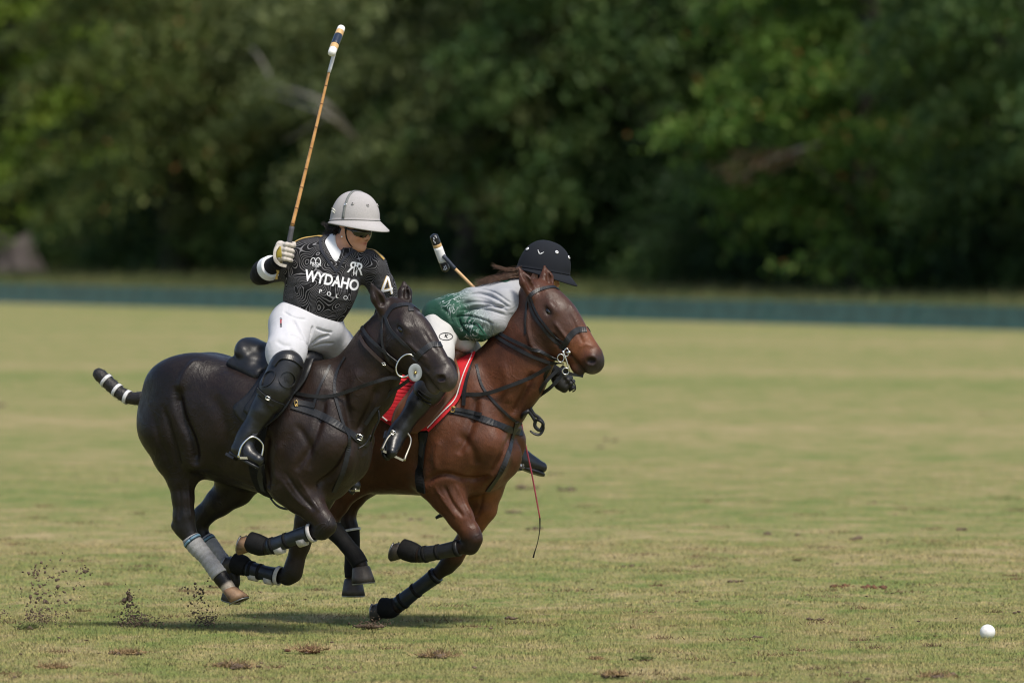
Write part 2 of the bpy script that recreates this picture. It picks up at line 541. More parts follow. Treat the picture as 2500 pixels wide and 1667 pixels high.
def make_grass():
    out = []
    zones = [(38.6, 47.0, 3.35, 240000, 0.017, 0.0036), (47.0, 56.0, 4.0, 120000, 0.016, 0.0050), (56.0, 72.0, 5.0, 50000, 0.015, 0.006)]
    Vs = []
    for y0, y1, hw, n, hgt, wid in zones:
        y = y0 + (y1 - y0) * RNG.random(n); x = (RNG.random(n) * 2 - 1) * (hw * y / y0 * 1.04)
        # clumping
        m = (np.sin(x * 9.1 + np.sin(y * 5.0) * 2) * np.sin(y * 7.7 + np.sin(x * 6) * 2)) * 0.5 + 0.5
        h = hgt * (0.6 + 0.25 * m + 0.5 * RNG.random(n) ** 2)
        z = undul(x, y) * np.clip((y - 35) / 4, 0, 1) * np.clip((68 - y) / 8, 0, 1) - 0.002
        an = RNG.random(n) * math.pi; le = RNG.normal(0, 0.45, (n, 2)) * h[:, None]
        w = wid * (0.6 + 0.8 * RNG.random(n)) * 0.5
        a = np.stack([x - np.cos(an) * w, y - np.sin(an) * w, z], 1)
        b = np.stack([x + np.cos(an) * w, y + np.sin(an) * w, z], 1)
        c = np.stack([x + le[:, 0], y + le[:, 1], z + h], 1)
        Vs.append(np.stack([a, b, c], 1).reshape(-1, 3))
    V = np.concatenate(Vs)
    return mesh_np('grass', V, np.arange(len(V)).reshape(-1, 3))
g = link('grass', make_grass(), MAT_BLADE, smooth=False)
tag(g, 'short dry grass blades covering the near field', 'grass', kind='stuff')

# ---- low green side boards: line from far left to near right
BL = ground_at(0, 739); BR = ground_at(2500, 807)
bt = unit((BR - BL) * [1, 1, 0]); bn = np.array([bt[1], -bt[0], 0.0])
if bn[1] < 0: bn = -bn                       # pointing away from the camera
MAT_BOARD = simple('board_paint', (0.062, 0.140, 0.128), 0.45, var=0.35, nscale=3, bump=0.1)
MAT_BOARD_CAP = simple('board_edge', (0.07, 0.19, 0.17), 0.5, var=0.2, nscale=5, bump=0.1)
MAT_BOARD_SEAM = simple('board_seam', (0.065, 0.155, 0.14), 0.5, var=0.2, nscale=6, bump=0.1)
def box_vf(o, ex, ey, ez, dx, dy, dz, bev=0.0):
    o = np.asarray(o, float)
    V = [o + ex * x + ey * y + ez * z for x in dx for y in dy for z in dz]
    return np.array(V), [(0, 1, 3, 2), (4, 6, 7, 5), (0, 4, 5, 1), (2, 3, 7, 6), (0, 2, 6, 4), (1, 5, 7, 3)]
ez = np.array([0, 0, 1.0])
root = bpy.data.objects.new('side_boards', None); COL.objects.link(root); root.location = BL
tag(root, 'low dark green wooden side boards along the far edge of the field', 'boards')
total = np.linalg.norm(BR - BL); seg = 4.85
bm_board = None
k0 = -2; k1 = int(total / seg) + 3
for k in range(k0, k1):
    o = bt * (k * seg + 1.9)
    if bm_board is None:
        v, f = box_vf((0, 0, 0), bt, bn, ez, (0.02, seg - 0.03), (0, 0.035), (0.0, 0.38))
        bm_board = mesh_py('board', v, f); bm_board.materials.append(MAT_BOARD)
        v, f = box_vf((0, 0, 0), bt, bn, ez, (0.02, seg - 0.03), (-0.012, 0.047), (0.383, 0.405))
        bm_cap = mesh_py('board_cap', v, f); bm_cap.materials.append(MAT_BOARD_CAP)
        v, f = box_vf((0, 0, 0), bt, bn, ez, (-0.10, 0.09), (-0.016, 0.052), (0.0, 0.42))
        bm_seam = mesh_py('board_joint', v, f); bm_seam.materials.append(MAT_BOARD_SEAM)
        v, f = box_vf((0, 0, 0), bt, bn, ez, (0.02, seg - 0.03), (-0.018, -0.003), (0.0, 0.055))
        bm_foot = mesh_py('board_foot', v, f); bm_foot.materials.append(MAT_BOARD_CAP)
    for nm, me in (('board', bm_board), ('board_cap', bm_cap), ('joint_plate', bm_seam), ('base_strip', bm_foot)):
        b = link(nm, me, parent=root, smooth=False); b.location = o

# ---- treeline
TL = ground_at(0, 683); TR = ground_at(2500, 752)
tt = unit((TR - TL) * [1, 1, 0]); tn = np.array([tt[1], -tt[0], 0.0])
if tn[1] < 0: tn = -tn
MAT_BARK = simple('bark', (0.040, 0.033, 0.026), 0.9, var=0.4, nscale=9, bump=0.8, bscale=25, bdist=0.03)
MAT_DEAD = simple('dead_wood', (0.27, 0.25, 0.21), 0.85, var=0.25, nscale=8, bump=0.4, bscale=30, bdist=0.02)
MAT_STUMP = simple('pale_bark', (0.075, 0.062, 0.059), 0.9, var=0.35, nscale=3.5, bump=0.8, bscale=10, bdist=0.05)
def leaf_mat(name, lo, mid, hi, odd=None):
    t = NT(name); co = t.coords()
    isl = t.node('ShaderNodeNewGeometry').outputs['Random Per Island']
    n = t.noise(co, 0.9, 3)
    f = t.math('ADD', t.math('MULTIPLY', isl, 0.6), t.math('MULTIPLY_ADD', n, 1.2, -0.4))
    c = t.ramp(f, [(0.15, lo), (0.5, mid), (0.9, hi)])
    if odd: c = t.mix(t.ramp(isl, [(0.965, 0.0), (0.975, 1.0)], 'CONSTANT'), c, odd)
    t.col(c)
    t.set(Roughness=0.62)
    t.b.inputs['Specular IOR Level'].default_value = 0.3
    tr = t.node('ShaderNodeBsdfTranslucent'); t.l(c, tr.inputs[0])
    ms = t.node('ShaderNodeMixShader'); ms.inputs[0].default_value = 0.28
    t.l(t.b.outputs[0], ms.inputs[1]); t.l(tr.outputs[0], ms.inputs[2])
    t.l(ms.outputs[0], t.n['Material Output'].inputs[0])
    return t.m
LEAF = {
 'olive': leaf_mat('olive_leaves', (0.046, 0.074, 0.016), (0.098, 0.136, 0.030), (0.175, 0.205, 0.058), (0.28, 0.12, 0.04)),
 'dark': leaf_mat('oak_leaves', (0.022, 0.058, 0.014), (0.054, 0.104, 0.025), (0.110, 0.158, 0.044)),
 'green': leaf_mat('bright_leaves', (0.040, 0.095, 0.014), (0.086, 0.170, 0.024), (0.170, 0.245, 0.044), (0.30, 0.13, 0.04)),
 'lime': leaf_mat('yellow_green_leaves', (0.064, 0.120, 0.010), (0.140, 0.220, 0.020), (0.240, 0.310, 0.044)),
 'deep': leaf_mat('painted_shade_leaves', (0.008, 0.026, 0.0065), (0.017, 0.045, 0.010), (0.034, 0.070, 0.018)),  # shade beneath the canopy is painted into this leaf colour
 'brown': leaf_mat('withered_leaves', (0.060, 0.038, 0.020), (0.115, 0.072, 0.040), (0.19, 0.135, 0.08)),
 'sage': leaf_mat('sage_oak_leaves', (0.046, 0.070, 0.020), (0.098, 0.128, 0.040), (0.172, 0.195, 0.074)),
}
def leaves_at(C, size, n_up=0.5, rng=RNG):
    """diamond leaf faces at points C"""
    n = len(C)
    nr = rng.normal(size=(n, 3)); nr[:, 2] = np.abs(nr[:, 2]) + 0.25 * n_up
    nr /= np.linalg.norm(nr, axis=1, keepdims=True)
    u = np.cross(nr, rng.normal(size=(n, 3))); u /= np.maximum(np.linalg.norm(u, axis=1, keepdims=True), 1e-6)
    v = np.cross(nr, u)
    s = (size * (0.6 + 0.8 * rng.random(n)))[:, None]
    droop = np.array([0, 0, -0.25])
    a = C - u * s * 0.62; b = C + v * s * 0.36 ; c = C + u * s * 0.62 + droop * s; d = C - v * s * 0.36
    return np.stack([a, b, c, d], 1).reshape(-1, 3)
def crown_mesh(name, H, z0, R, nb, per, leaf, seed, shape=1.0, droop=0.35):
    """boughs of foliage: drooping pads spread over a crown from z0 to H with radius R"""
    rng = np.random.default_rng(seed); P = []; tips = []
    for i in range(nb):
        z = z0 + (H - z0) * ((i + rng.random()) / nb)
        t = (z - z0) / (H - z0)
        rad = R * (math.sin(math.pi * min(1, 0.18 + 0.82 * t)) ** 0.55 * 0.75 + 0.25) * shape if t > 0.15 else R * (0.65 + 2.2 * t)
        an = i * 2.39996 + rng.normal() * 0.5
        rr = rad * (0.55 + 0.45 * rng.random() ** 0.5)
        c = np.array([math.cos(an) * rr, math.sin(an) * rr, z])
        tips.append(c)
        out = np.array([math.cos(an), math.sin(an), -droop]); out /= np.linalg.norm(out)
        sd = np.cross(out, [0, 0, 1.0]); sd /= np.linalg.norm(sd); up = np.cross(sd, out)
        m = int(per * (0.6 + 0.8 * rng.random()))
        L = R * (0.38 + 0.24 * rng.random()); W = L * (0.60 + 0.25 * rng.random()); T = 0.22 + 0.20 * rng.random()
        # sub-sprays inside the pad so that its rim is ragged
        ns = 14
        sc = np.stack([rng.uniform(-1, 1, ns), rng.uniform(-1, 1, ns), rng.normal(0, 0.4, ns)], 1)
        w = rng.integers(0, ns, m)
        q = sc[w] + rng.normal(0, 1, (m, 3)) * [0.20, 0.20, 0.45]
        q[:, 2] -= 0.35 * (q[:, 0] ** 2 + q[:, 1] ** 2)
        P.append(c + q[:, :1] * out * L + q[:, 1:2] * sd * W + q[:, 2:] * up * T)
    P = np.concatenate(P)
    V = leaves_at(P, leaf, rng=rng)
    return mesh_np(name, V, np.arange(len(V)).reshape(-1, 4)), tips
def wood_mesh(name, H, r, tips, seed, lean=0.0, limbs=18):
    rng = np.random.default_rng(seed)
    hs = np.linspace(0, H * 0.86, 9)
    P = np.stack([np.cumsum(rng.normal(0, 0.09, 9)) + lean * hs, np.cumsum(rng.normal(0, 0.09, 9)), hs], 1); P[0, :2] = 0
    R = r * (1 - hs / H) ** 0.9 + 0.03; R[0] *= 1.45
    parts = [tube_vf(P, R, seg=9)]
    for c in [tips[i] for i in rng.permutation(len(tips))[:limbs]]:
        zb = max(0.8, c[2] - 0.5 * math.hypot(c[0], c[1]) - 0.4)
        i = np.interp(zb, hs, np.arange(9)); b = np.array([np.interp(zb, hs, P[:, k]) for k in range(3)])
        mid = (b + c) / 2 + [0, 0, 0.35] + rng.normal(0, 0.12, 3)
        r0 = max(0.03, np.interp(zb, hs, R) * 0.42)
        parts.append(tube_vf(spline([b, mid, c], 7), np.linspace(r0, 0.012, 7), seg=6))
    V, F = merge(parts)
    return mesh_py(name, V, F)
KINDS = {}
def kind(key, H, z0, R, nb, per, leaf, seed, **kw):
    cm, tips = crown_mesh('crown', H, z0, R, nb, per, leaf, seed, **kw)
    KINDS[key] = (cm, wood_mesh('trunk', H, 0.05 * H ** 0.75 + 0.05, tips, seed + 1))
kind('oak', 11.0, 2.3, 3.9, 44, 820, 0.150, 11)
kind('wide', 9.5, 1.8, 3.6, 40, 820, 0.140, 22, droop=0.5)
kind('broad', 12.0, 1.2, 3.4, 46, 820, 0.155, 33, droop=0.3)
kind('shrub', 3.4, 0.15, 1.9, 34, 260, 0.105, 44, droop=0.2)
kind('low', 1.7, 0.05, 1.25, 22, 200, 0.085, 55, droop=0.15)
def tree(name, label, key, leaf, px, back, rz, sc=1.0, sz=1.0, cat='tree', group=None):
    """stand it on the ground: px = photo column on the treeline, back = metres behind it"""
    s = (px / 2500.0) * np.linalg.norm(TR - TL)
    # slide along the line so that the column is met after stepping back
    d = ray(px, HORIZON)
    p = TL + tn * back
    M = np.array([[tt[0], -d[0]], [tt[1], -d[1]]])
    k = np.linalg.solve(M, [-p[0], -p[1]])[0]
    o = p + tt * k
    root = bpy.data.objects.new(name, None); COL.objects.link(root)
    root.location = (o[0], o[1], 0); root.rotation_euler = (0, 0, rz); root.scale = (sc, sc, sc * sz)
    tag(root, label, cat, group)
    for nm, me, mt in (('crown', KINDS[key][0], LEAF[leaf]), ('trunk', KINDS[key][1], MAT_BARK)):
        c = link(nm, me, parent=root, smooth=(nm == 'trunk'))
        if not me.materials: me.materials.append(mt)
        c.material_slots[0].link = 'OBJECT'; c.material_slots[0].material = mt
    return root
TG = 'trees of the wood edge'
tree('tree', 'yellow-green tree at the far left edge of the treeline', 'broad', 'lime', 10, 1.0, 0.4, 1.0)
tree('tree', 'olive tree with spreading foliage behind the raised mallet', 'wide', 'olive', 430, 0.5, 1.1, 1.0, 1.05)
tree('tree', 'smaller olive-green tree standing in front of the left part of the wood', 'oak', 'olive', 210, 4.0, 2.2, 0.85)
tree('tree', 'olive-green tree between the mallet head and the middle of the wood', 'wide', 'sage', 760, 3.0, 3.0, 1.0)
tree('tree', 'large dark oak with drooping boughs above the black-helmeted rider', 'oak', 'sage', 1150, 0.6, 0.2, 1.12)
tree('tree', 'dark green tree right of the drooping oak', 'wide', 'dark', 1560, 3.0, 4.1, 1.08, 1.1)
tree('tree', 'dark tree in the gap left of the bright green tree', 'oak', 'deep', 1830, 6.5, 5.0, 1.0)
tree('tree', 'bright green tree with yellow tips at the right of the wood', 'broad', 'green', 2120, 1.0, 1.7, 0.92)
tree('tree', 'grey-green tree at the far right edge of the treeline', 'wide', 'dark', 2600, 0.8, 2.6, 1.0, 1.2)
tree('tree', 'green tree top behind the bright green tree, upper right', 'oak', 'green', 2380, 6.0, 0.9, 1.0)
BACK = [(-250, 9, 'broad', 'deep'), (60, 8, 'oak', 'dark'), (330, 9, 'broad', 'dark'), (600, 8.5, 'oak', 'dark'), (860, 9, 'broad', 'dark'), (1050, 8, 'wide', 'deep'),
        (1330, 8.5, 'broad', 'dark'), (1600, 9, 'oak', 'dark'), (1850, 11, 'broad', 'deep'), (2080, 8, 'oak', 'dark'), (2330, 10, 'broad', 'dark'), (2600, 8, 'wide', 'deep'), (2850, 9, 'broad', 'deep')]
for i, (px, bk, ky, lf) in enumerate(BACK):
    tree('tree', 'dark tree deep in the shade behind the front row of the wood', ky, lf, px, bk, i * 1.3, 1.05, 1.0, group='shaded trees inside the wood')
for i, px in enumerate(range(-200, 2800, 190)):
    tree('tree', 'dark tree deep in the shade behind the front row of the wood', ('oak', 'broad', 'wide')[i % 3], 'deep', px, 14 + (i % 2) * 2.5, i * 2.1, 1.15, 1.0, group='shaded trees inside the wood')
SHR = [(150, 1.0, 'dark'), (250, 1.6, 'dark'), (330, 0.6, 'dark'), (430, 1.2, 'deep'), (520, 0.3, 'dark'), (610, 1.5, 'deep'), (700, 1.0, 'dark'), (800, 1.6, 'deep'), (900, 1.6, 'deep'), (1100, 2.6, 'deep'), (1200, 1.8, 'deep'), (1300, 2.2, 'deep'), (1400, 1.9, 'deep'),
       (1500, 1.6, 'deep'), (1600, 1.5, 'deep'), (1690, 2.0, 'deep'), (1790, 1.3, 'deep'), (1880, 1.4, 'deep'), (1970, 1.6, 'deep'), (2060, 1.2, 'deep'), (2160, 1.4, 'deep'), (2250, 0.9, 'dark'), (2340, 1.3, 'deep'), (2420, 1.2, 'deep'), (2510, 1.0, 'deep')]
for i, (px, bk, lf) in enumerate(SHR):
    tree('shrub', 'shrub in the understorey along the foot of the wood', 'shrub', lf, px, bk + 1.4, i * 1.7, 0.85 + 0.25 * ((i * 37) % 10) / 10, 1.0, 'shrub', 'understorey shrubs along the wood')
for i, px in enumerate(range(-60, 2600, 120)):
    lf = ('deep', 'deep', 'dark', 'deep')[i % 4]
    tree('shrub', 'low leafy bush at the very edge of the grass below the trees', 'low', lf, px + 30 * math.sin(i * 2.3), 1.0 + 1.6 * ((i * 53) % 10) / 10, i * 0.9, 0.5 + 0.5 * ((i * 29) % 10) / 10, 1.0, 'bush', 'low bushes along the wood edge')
# withered brown bough hanging in the gap at the right
def spray_mesh(name, C, n, spread, leaf, seed):
    rng = np.random.default_rng(seed)
    P = np.concatenate([c + rng.normal(0, 1, (n, 3)) * spread for c in C])
    V = leaves_at(P, leaf, rng=rng)
    return mesh_np(name, V, np.arange(len(V)).reshape(-1, 4))
def line_pt(px, py, back):
    d = ray(px, py); p = TL + tn * back
    k = (p - C0) @ tn / (d @ tn)
    return C0 + d * k
root = bpy.data.objects.new('withered_bough', None); COL.objects.link(root)
bp = line_pt(1860, 405, -2.0); root.location = bp
tag(root, 'withered brown bough hanging in the dark gap at the right', 'branch')
ax = [line_pt(2010, 350, -.8) - bp, line_pt(1930, 372, -1.8) - bp, line_pt(1860, 400, -2.2) - bp, line_pt(1800, 440, -2.3) - bp]
tube('branch', ax, [0.04, 0.03, 0.02, 0.01], MAT_DEAD, root, n=9, seg=6)
link('withered_leaves', spray_mesh('withered_leaves', [ax[1], ax[2], ax[2] + [0.2, 0, .05], ax[3], ax[3] + [0, 0, .25], ax[2] + [-.3, 0, 0.2]], 45, np.array([.30, .2, .09]), 0.10, 5), LEAF['brown'], root, False)
# pale bare limbs left of centre
root = bpy.data.objects.new('bare_branch', None); COL.objects.link(root)
bp = line_pt(800, 300, -4.2); root.location = bp
tag(root, 'pale bare forked branch in front of the trees behind the raised mallet', 'branch')
def lp(x, y, b=-4.4): return line_pt(x, y, b) - bp
tube('limb', [lp(860, 330, -3.0), lp(790, 250), lp(720, 222), lp(665, 200), lp(640, 150), lp(615, 118)], [.05, .05, .045, .04, .03, .02], MAT_DEAD, root, n=16, seg=7)
tube('limb', [lp(870, 345, -3.0), lp(800, 282), lp(720, 250), lp(640, 222)], [.05, .045, .035, .02], MAT_DEAD, root, n=12, seg=7)
tube('limb', [lp(800, 282), lp(740, 320), lp(695, 345)], [.03, .02, .012], MAT_DEAD, root, n=8, seg=6)
# pale pinkish stump-like trunk foot at the left edge
def stump():
    g0 = ground_at(48, 684); rng = np.random.default_rng(3)
    root = bpy.data.objects.new('tree_stump', None); COL.objects.link(root); root.location = g0
    tag(root, 'broad pale pinkish-grey tree stump at the left foot of the wood', 'stump')
    n = 40; zz = np.array([-.1, .1, .3, .6, .9, 1.1, 1.25, 1.32]) * .85; V = []; F = []
    for i, z in enumerate(zz):
        for k in range(n):
            an = 2 * math.pi * k / n
            flare = 0.22 * math.exp(-z / 0.35) * (1 + 0.6 * math.sin(5 * an + 1))
            r = 0.46 - .10 * z + flare + 0.05 * math.sin(7 * an + z * 2) + 0.03 * math.sin(13 * an) - (0.06 * (z > 1.2)) - (0.10 * (z > 1.3))
            V.append((r * 1.15 * math.cos(an) - 0.12 * z, r * math.sin(an), z + (0.12 * math.sin(2 * an + .6) + 0.05 * math.sin(6 * an)) * (z > .8)))
    for i in range(len(zz) - 1):
        for k in range(n):
            j = (k + 1) % n; F.append((i * n + k, i * n + j, (i + 1) * n + j, (i + 1) * n + k))
    F.append(tuple((len(zz) - 1) * n + k for k in range(n)))
    link('trunk', mesh_py('stump', V, F), MAT_STUMP, root)
stump()

# ---- rough unmown grass between the boards and the trees
t = NT('rough_grass_blades'); co = t.coords()
isl = t.node('ShaderNodeNewGeometry').outputs['Random Per Island']
f = t.math('ADD', t.math('MULTIPLY', isl, 0.5), t.math('MULTIPLY_ADD', t.noise(co, .35, 4), 1.4, -0.45))
t.col(t.ramp(f, [(0.1, (0.038, 0.062, 0.014)), (0.5, (0.085, 0.105, 0.030)), (0.9, (0.17, 0.145, 0.062))]))
ROUGH = t.set(Roughness=0.85)
rng = np.random.default_rng(12); n = 60000
ln = np.linalg.norm(TR - TL)
a_ = rng.uniform(-.15, 1.15, n)[:, None]; b_ = rng.random(n)[:, None] ** .8
base = (BL + bn * .35 + (BR - BL) * a_) * (1 - b_) + (TL + tn * 1.5 + (TR - TL) * a_) * b_; base[:, 2] = 0
h = (.10 + .26 * rng.random(n) ** 2 + .30 * b_[:, 0] ** 3 * rng.random(n))
d = np.stack([rng.normal(0, .35, n) * h, rng.normal(0, .35, n) * h, h], 1)
an = rng.random(n) * 6.28; w = np.stack([np.cos(an), np.sin(an), an * 0], 1) * .022
V = np.stack([base - w, base + w, base + d], 1).reshape(-1, 3)
o = link('rough_grass', mesh_np('rough_grass', V, np.arange(len(V)).reshape(-1, 3)), ROUGH, smooth=False)
tag(o, 'rough unmown grass and weeds between the side boards and the trees', 'grass', kind='stuff')
# ================================================================== materials for horses, tack, riders
def coat_mat(name, rough, spec):
    t = NT(name); co = t.coords()
    a = t.node('ShaderNodeAttribute'); a.attribute_name = 'coat'
    n = t.noise(co, 5, 6, 0.62); f = t.noise(t.coords('Object', (60, 60, 14)), 6, 3, 0.6)
    c = t.mix(1.0, a.outputs['Color'], t.ramp(n, [(0.32, 0.55), (0.68, 1.45)]), 'MULTIPLY')
    c = t.mix(1.0, c, t.ramp(f, [(0.3, 0.75), (0.7, 1.25)]), 'MULTIPLY')
    t.col(c)
    vein = t.noise(co, 5.5, 5, 0.55, 0.6)
    ridge = t.ramp(t.math('ABSOLUTE', t.math('SUBTRACT', t.noise(co, 7.5, 2.5, 0.5, 1.2), 0.5)), [(0.0, 1.0), (0.035, 0.0)])
    ridge = t.math('MULTIPLY', ridge, t.ramp(t.noise(co, 3.1, 2), [(0.45, 0.0), (0.60, 1.0)]))
    hair = t.noise(t.coords('Object', (1.0, 1.0, .35)), 130, 3, 0.6)
    h = t.math('ADD', t.math('MULTIPLY', vein, 1.0), t.math('MULTIPLY', ridge, 0.15))
    h = t.math('ADD', h, t.math('MULTIPLY', hair, 0.16))
    t.bump(h, 0.42, 0.02)
    t.set(Roughness=t.ramp(t.noise(co, 30, 4, .65), [(0.3, rough - 0.07), (0.7, rough + 0.13)]))
    t.b.inputs['Specular IOR Level'].default_value = spec
    return t.m
MAT_COAT_A = coat_mat('dark_coat', 0.41, 0.32)
MAT_COAT_B = coat_mat('bay_coat', 0.43, 0.30)
BLACK = simple('black_leather', (0.0125, 0.013, 0.0155), 0.44, var=0.4, bump=0.25, bscale=60, spec=0.4)
BLACK_MATT = simple('black_neoprene', (0.0055, 0.0055, 0.006), 0.8, var=0.4, bump=0.4, bscale=90, spec=0.25)
BROWN = simple('brown_leather', (0.145, 0.062, 0.030), 0.42, var=0.3, bump=0.12, nscale=9)
DKBROWN = simple('dark_brown_leather', (0.035, 0.021, 0.017), 0.45, var=0.3, bump=0.15)
STEEL = simple('polished_steel', (0.72, 0.71, 0.68), 0.22, var=0.05, bump=0, metal=1.0)
IRON = simple('worn_iron', (0.30, 0.29, 0.28), 0.4, var=0.2, bump=0.2, metal=1.0)
BRASS = simple('brass', (0.70, 0.50, 0.20), 0.3, var=0.1, bump=0, metal=1.0)
GREY_WRAP = None
def wrap_mat():
    t = NT('grey_leg_wrap'); co = t.coords()
    n = t.noise(co, 26, 4, 0.6); g = t.noise(co, 220, 2)
    t.col(t.mix(1.0, t.ramp(n, [(0.3, (0.25, 0.245, 0.245)), (0.7, (0.35, 0.345, 0.34))]), t.ramp(g, [(0.3, 0.8), (0.7, 1.15)]), 'MULTIPLY'))
    t.bump(g, 0.5, 0.003)
    return t.set(Roughness=0.95)
GREY_WRAP = wrap_mat()
PALE_TAPE = simple('white_tape', (0.60, 0.60, 0.60), 0.6, var=0.12, bump=0.2)
BLUE_TAPE = simple('steel_blue_tape', (0.14, 0.25, 0.34), 0.5, var=0.15)
NAVY_TAPE = simple('navy_tape', (0.015, 0.03, 0.055), 0.5, var=0.15)
NAVY_BOOT = simple('navy_horse_boot', (0.009, 0.013, 0.022), 0.42, var=0.5, bump=0.35, bscale=40, bdist=.008)
HOOF_DARK = simple('dark_hoof', (0.050, 0.042, 0.036), 0.6, var=0.45, nscale=22, bump=0.4, bscale=60)
HOOF_TAN = simple('tan_hoof', (0.20, 0.118, 0.065), 0.6, var=0.55, nscale=20, bump=0.4, bscale=60)
SOLE = simple('hoof_sole', (0.16, 0.115, 0.07), 0.9, var=0.4, nscale=30, bump=0.6, bscale=60)
EYE = simple('eye', (0.006, 0.004, 0.003), 0.06, var=0.1, bump=0, spec=0.8)
HAIR_BLACK = simple('black_hair', (0.012, 0.010, 0.009), 0.5, var=0.4, nscale=40, bump=0.7, bscale=120, bdist=0.006)
RUBBER_GREY = simple('grey_rubber', (0.24, 0.265, 0.275), 0.5, var=0.08, bump=0.05)
def pad_mat():
    t = NT('red_quilted_pad'); co = t.coords()
    n = t.noise(co, 20, 3)
    t.col(t.ramp(n, [(0.3, (0.44, 0.006, 0.012)), (0.7, (0.60, 0.012, 0.022))]))
    return t.set(Roughness=0.8)
RED = pad_mat()
WHITE_PIPING = simple('white_piping', (0.7, 0.68, 0.66), 0.6, var=0.08)

# ================================================================== horse builder
HEAD = [  # a along the face axis, b dorsal offset, depth radius, half width   (metres)
 (0.006, -0.040, 0.092, 0.070), (0.085, -0.042, 0.134, 0.094), (0.170, -0.053, 0.160, 0.102), (0.250, -0.050, 0.156, 0.088), (0.315, -0.036, 0.130, 0.074),
 (0.375, -0.014, 0.104, 0.064), (0.440, -0.004, 0.088, 0.056), (0.490, 0.004, 0.077, 0.056), (0.518, 0.004, 0.061, 0.051)]
def mir(p): return np.array([p[0], -p[1], p[2]])

def head_axes(fr, poll, muz):
    a = unit(muz - poll)
    lat = unit(np.cross([0, 0, 1.0], a))          # to the horse's left
    b = unit(np.cross(a, lat)); b = b if b[2] > 0 else -b
    return a, b, lat
def add_head(S, poll, a, b, lat, sc=1.0, ears=None, g=0):
    P = lambda s, t, u=0.0: poll + sc * (a * s + b * t + lat * u)
    for (s0, t0, r0, w0), (s1, t1, r1, w1) in zip(HEAD, HEAD[1:]):
        S.cone(P(s0, t0), P(s1, t1), r0 * sc, r1 * sc, 0.020, lat, 0.5 * (w0 / r0 + w1 / r1), g)
    for e in (-1, 1):
        S.ell(P(0.175, -0.085, 0.052 * e), np.array([0.115, 0.095, 0.050]) * sc, np.stack([a, b, lat]), 0.03, g)        # cheek
        S.ell(P(0.146, 0.028, 0.084 * e), np.array([0.046, 0.022, 0.024]) * sc, np.stack([a, b, lat]), 0.03, g)        # brow
        S.ell(P(0.156, -0.026, 0.086 * e), np.array([0.034, 0.014, 0.016]) * sc, np.stack([a, b, lat]), 0.02, g)        # lower lid
        S.ell(P(0.148, 0.017, 0.097 * e), np.array([0.030, 0.008, 0.010]) * sc, np.stack([a, b, lat]), 0.010, g)        # upper lid
        S.cone(P(0.19, -0.005, 0.078 * e), P(0.36, -0.020, 0.052 * e), 0.014, 0.008, 0.03, g=g)                          # facial crest
        S.ell(P(0.505, 0.020, 0.046 * e), np.array([0.042, 0.040, 0.028]) * sc, np.stack([a, b, lat]), 0.018, g)        # nostril wing
        na, nb = unit(a - .8 * b), unit(b + .8 * a)
        S.ell(P(0.516, 0.020, 0.074 * e), np.array([0.021, 0.034, 0.028]) * sc, np.stack([na, nb, lat]), 0.006, g, 's')   # nostril
        S.ell(P(0.150, -0.002, 0.106 * e), np.array([0.027, 0.016, 0.015]) * sc, np.stack([a, b, lat]), 0.012, g, 's')  # eye hollow
        S.cone(P(0.385, -0.052, 0.068 * e), P(0.560, -0.062, 0.030 * e), 0.010, 0.016, 0.006, g=g, op='s')              # mouth line
        S.cone(P(0.22, -0.17, 0.03 * e), P(0.36, -0.105, 0.02 * e), 0.022, 0.018, 0.03, g=g)                             # jaw bar
    S.ell(P(0.480, -0.092, 0), np.array([0.056, 0.030, 0.038]) * sc, np.stack([a, b, lat]), 0.02, g)                     # chin
    S.ell(P(0.532, -0.012, 0), np.array([0.030, 0.040, 0.041]) * sc, np.stack([a, b, lat]), 0.02, g)                     # upper lip
    for base, tip, face in ears:
        ax = unit(tip - base); L = np.linalg.norm(tip - base)
        sd = unit(np.cross(ax, face))
        m = base + ax * L * 0.42
        S.cone(base - ax * 0.02, m, 0.036, 0.042, 0.028, face, 0.75, g)
        S.cone(m, tip, 0.042, 0.007, 0.012, face, 0.6, g)
        S.cone(base + ax * 0.03 + face * 0.022, tip - ax * 0.035 + face * 0.016, 0.019, 0.009, 0.010, face, 0.9, g, 's')

def hoof_vf(c, down, toe, s=1.0):
    """horn capsule: coronet ellipse down to a wider ground surface, toe sloped forward"""
    down = unit(down); toe = unit(toe - down * (toe @ down)); sd = np.cross(down, toe)
    rows = [(-0.004, 0.040, 0.042, -0.004), (0.008, 0.046, 0.046, 0.0), (0.045, 0.056, 0.054, 0.016), (0.078, 0.064, 0.060, 0.028)]
    n = 20; V = []; F = []
    for z, rx, ry, fx in rows:
        for k in range(n):
            an = 2 * math.pi * k / n
            q = math.cos(an); heel = 0.72 if q < -0.5 else 1.0
            V.append(c + s * (down * z + toe * (rx * q * heel + fx) + sd * ry * math.sin(an)))
    for i in range(len(rows) - 1):
        for k in range(n):
            j = (k + 1) % n; F.append((i * n + k, (i + 1) * n + k, (i + 1) * n + j, i * n + j))
    F.append(tuple(range(n)))
    shoe = []
    base = len(rows) - 1
    z = 0.078
    inner = [c + s * (down * (z - .006) + toe * (0.045 * math.cos(2 * math.pi * k / n) + 0.028) + sd * 0.042 * math.sin(2 * math.pi * k / n)) for k in range(n)]
    o = len(V); V += inner
    for k in range(n):
        j = (k + 1) % n; F.append((base * n + k, o + k, o + j, base * n + j))
    F.append(tuple(o + k for k in range(n))[::-1])
    ring = [c + s * (down * (z + .003) + toe * (0.053 * math.cos(x) + 0.027) + sd * 0.050 * math.sin(x)) for x in np.linspace(-2.5, 2.5, 22)]
    return np.array(V), F, np.array(ring), down
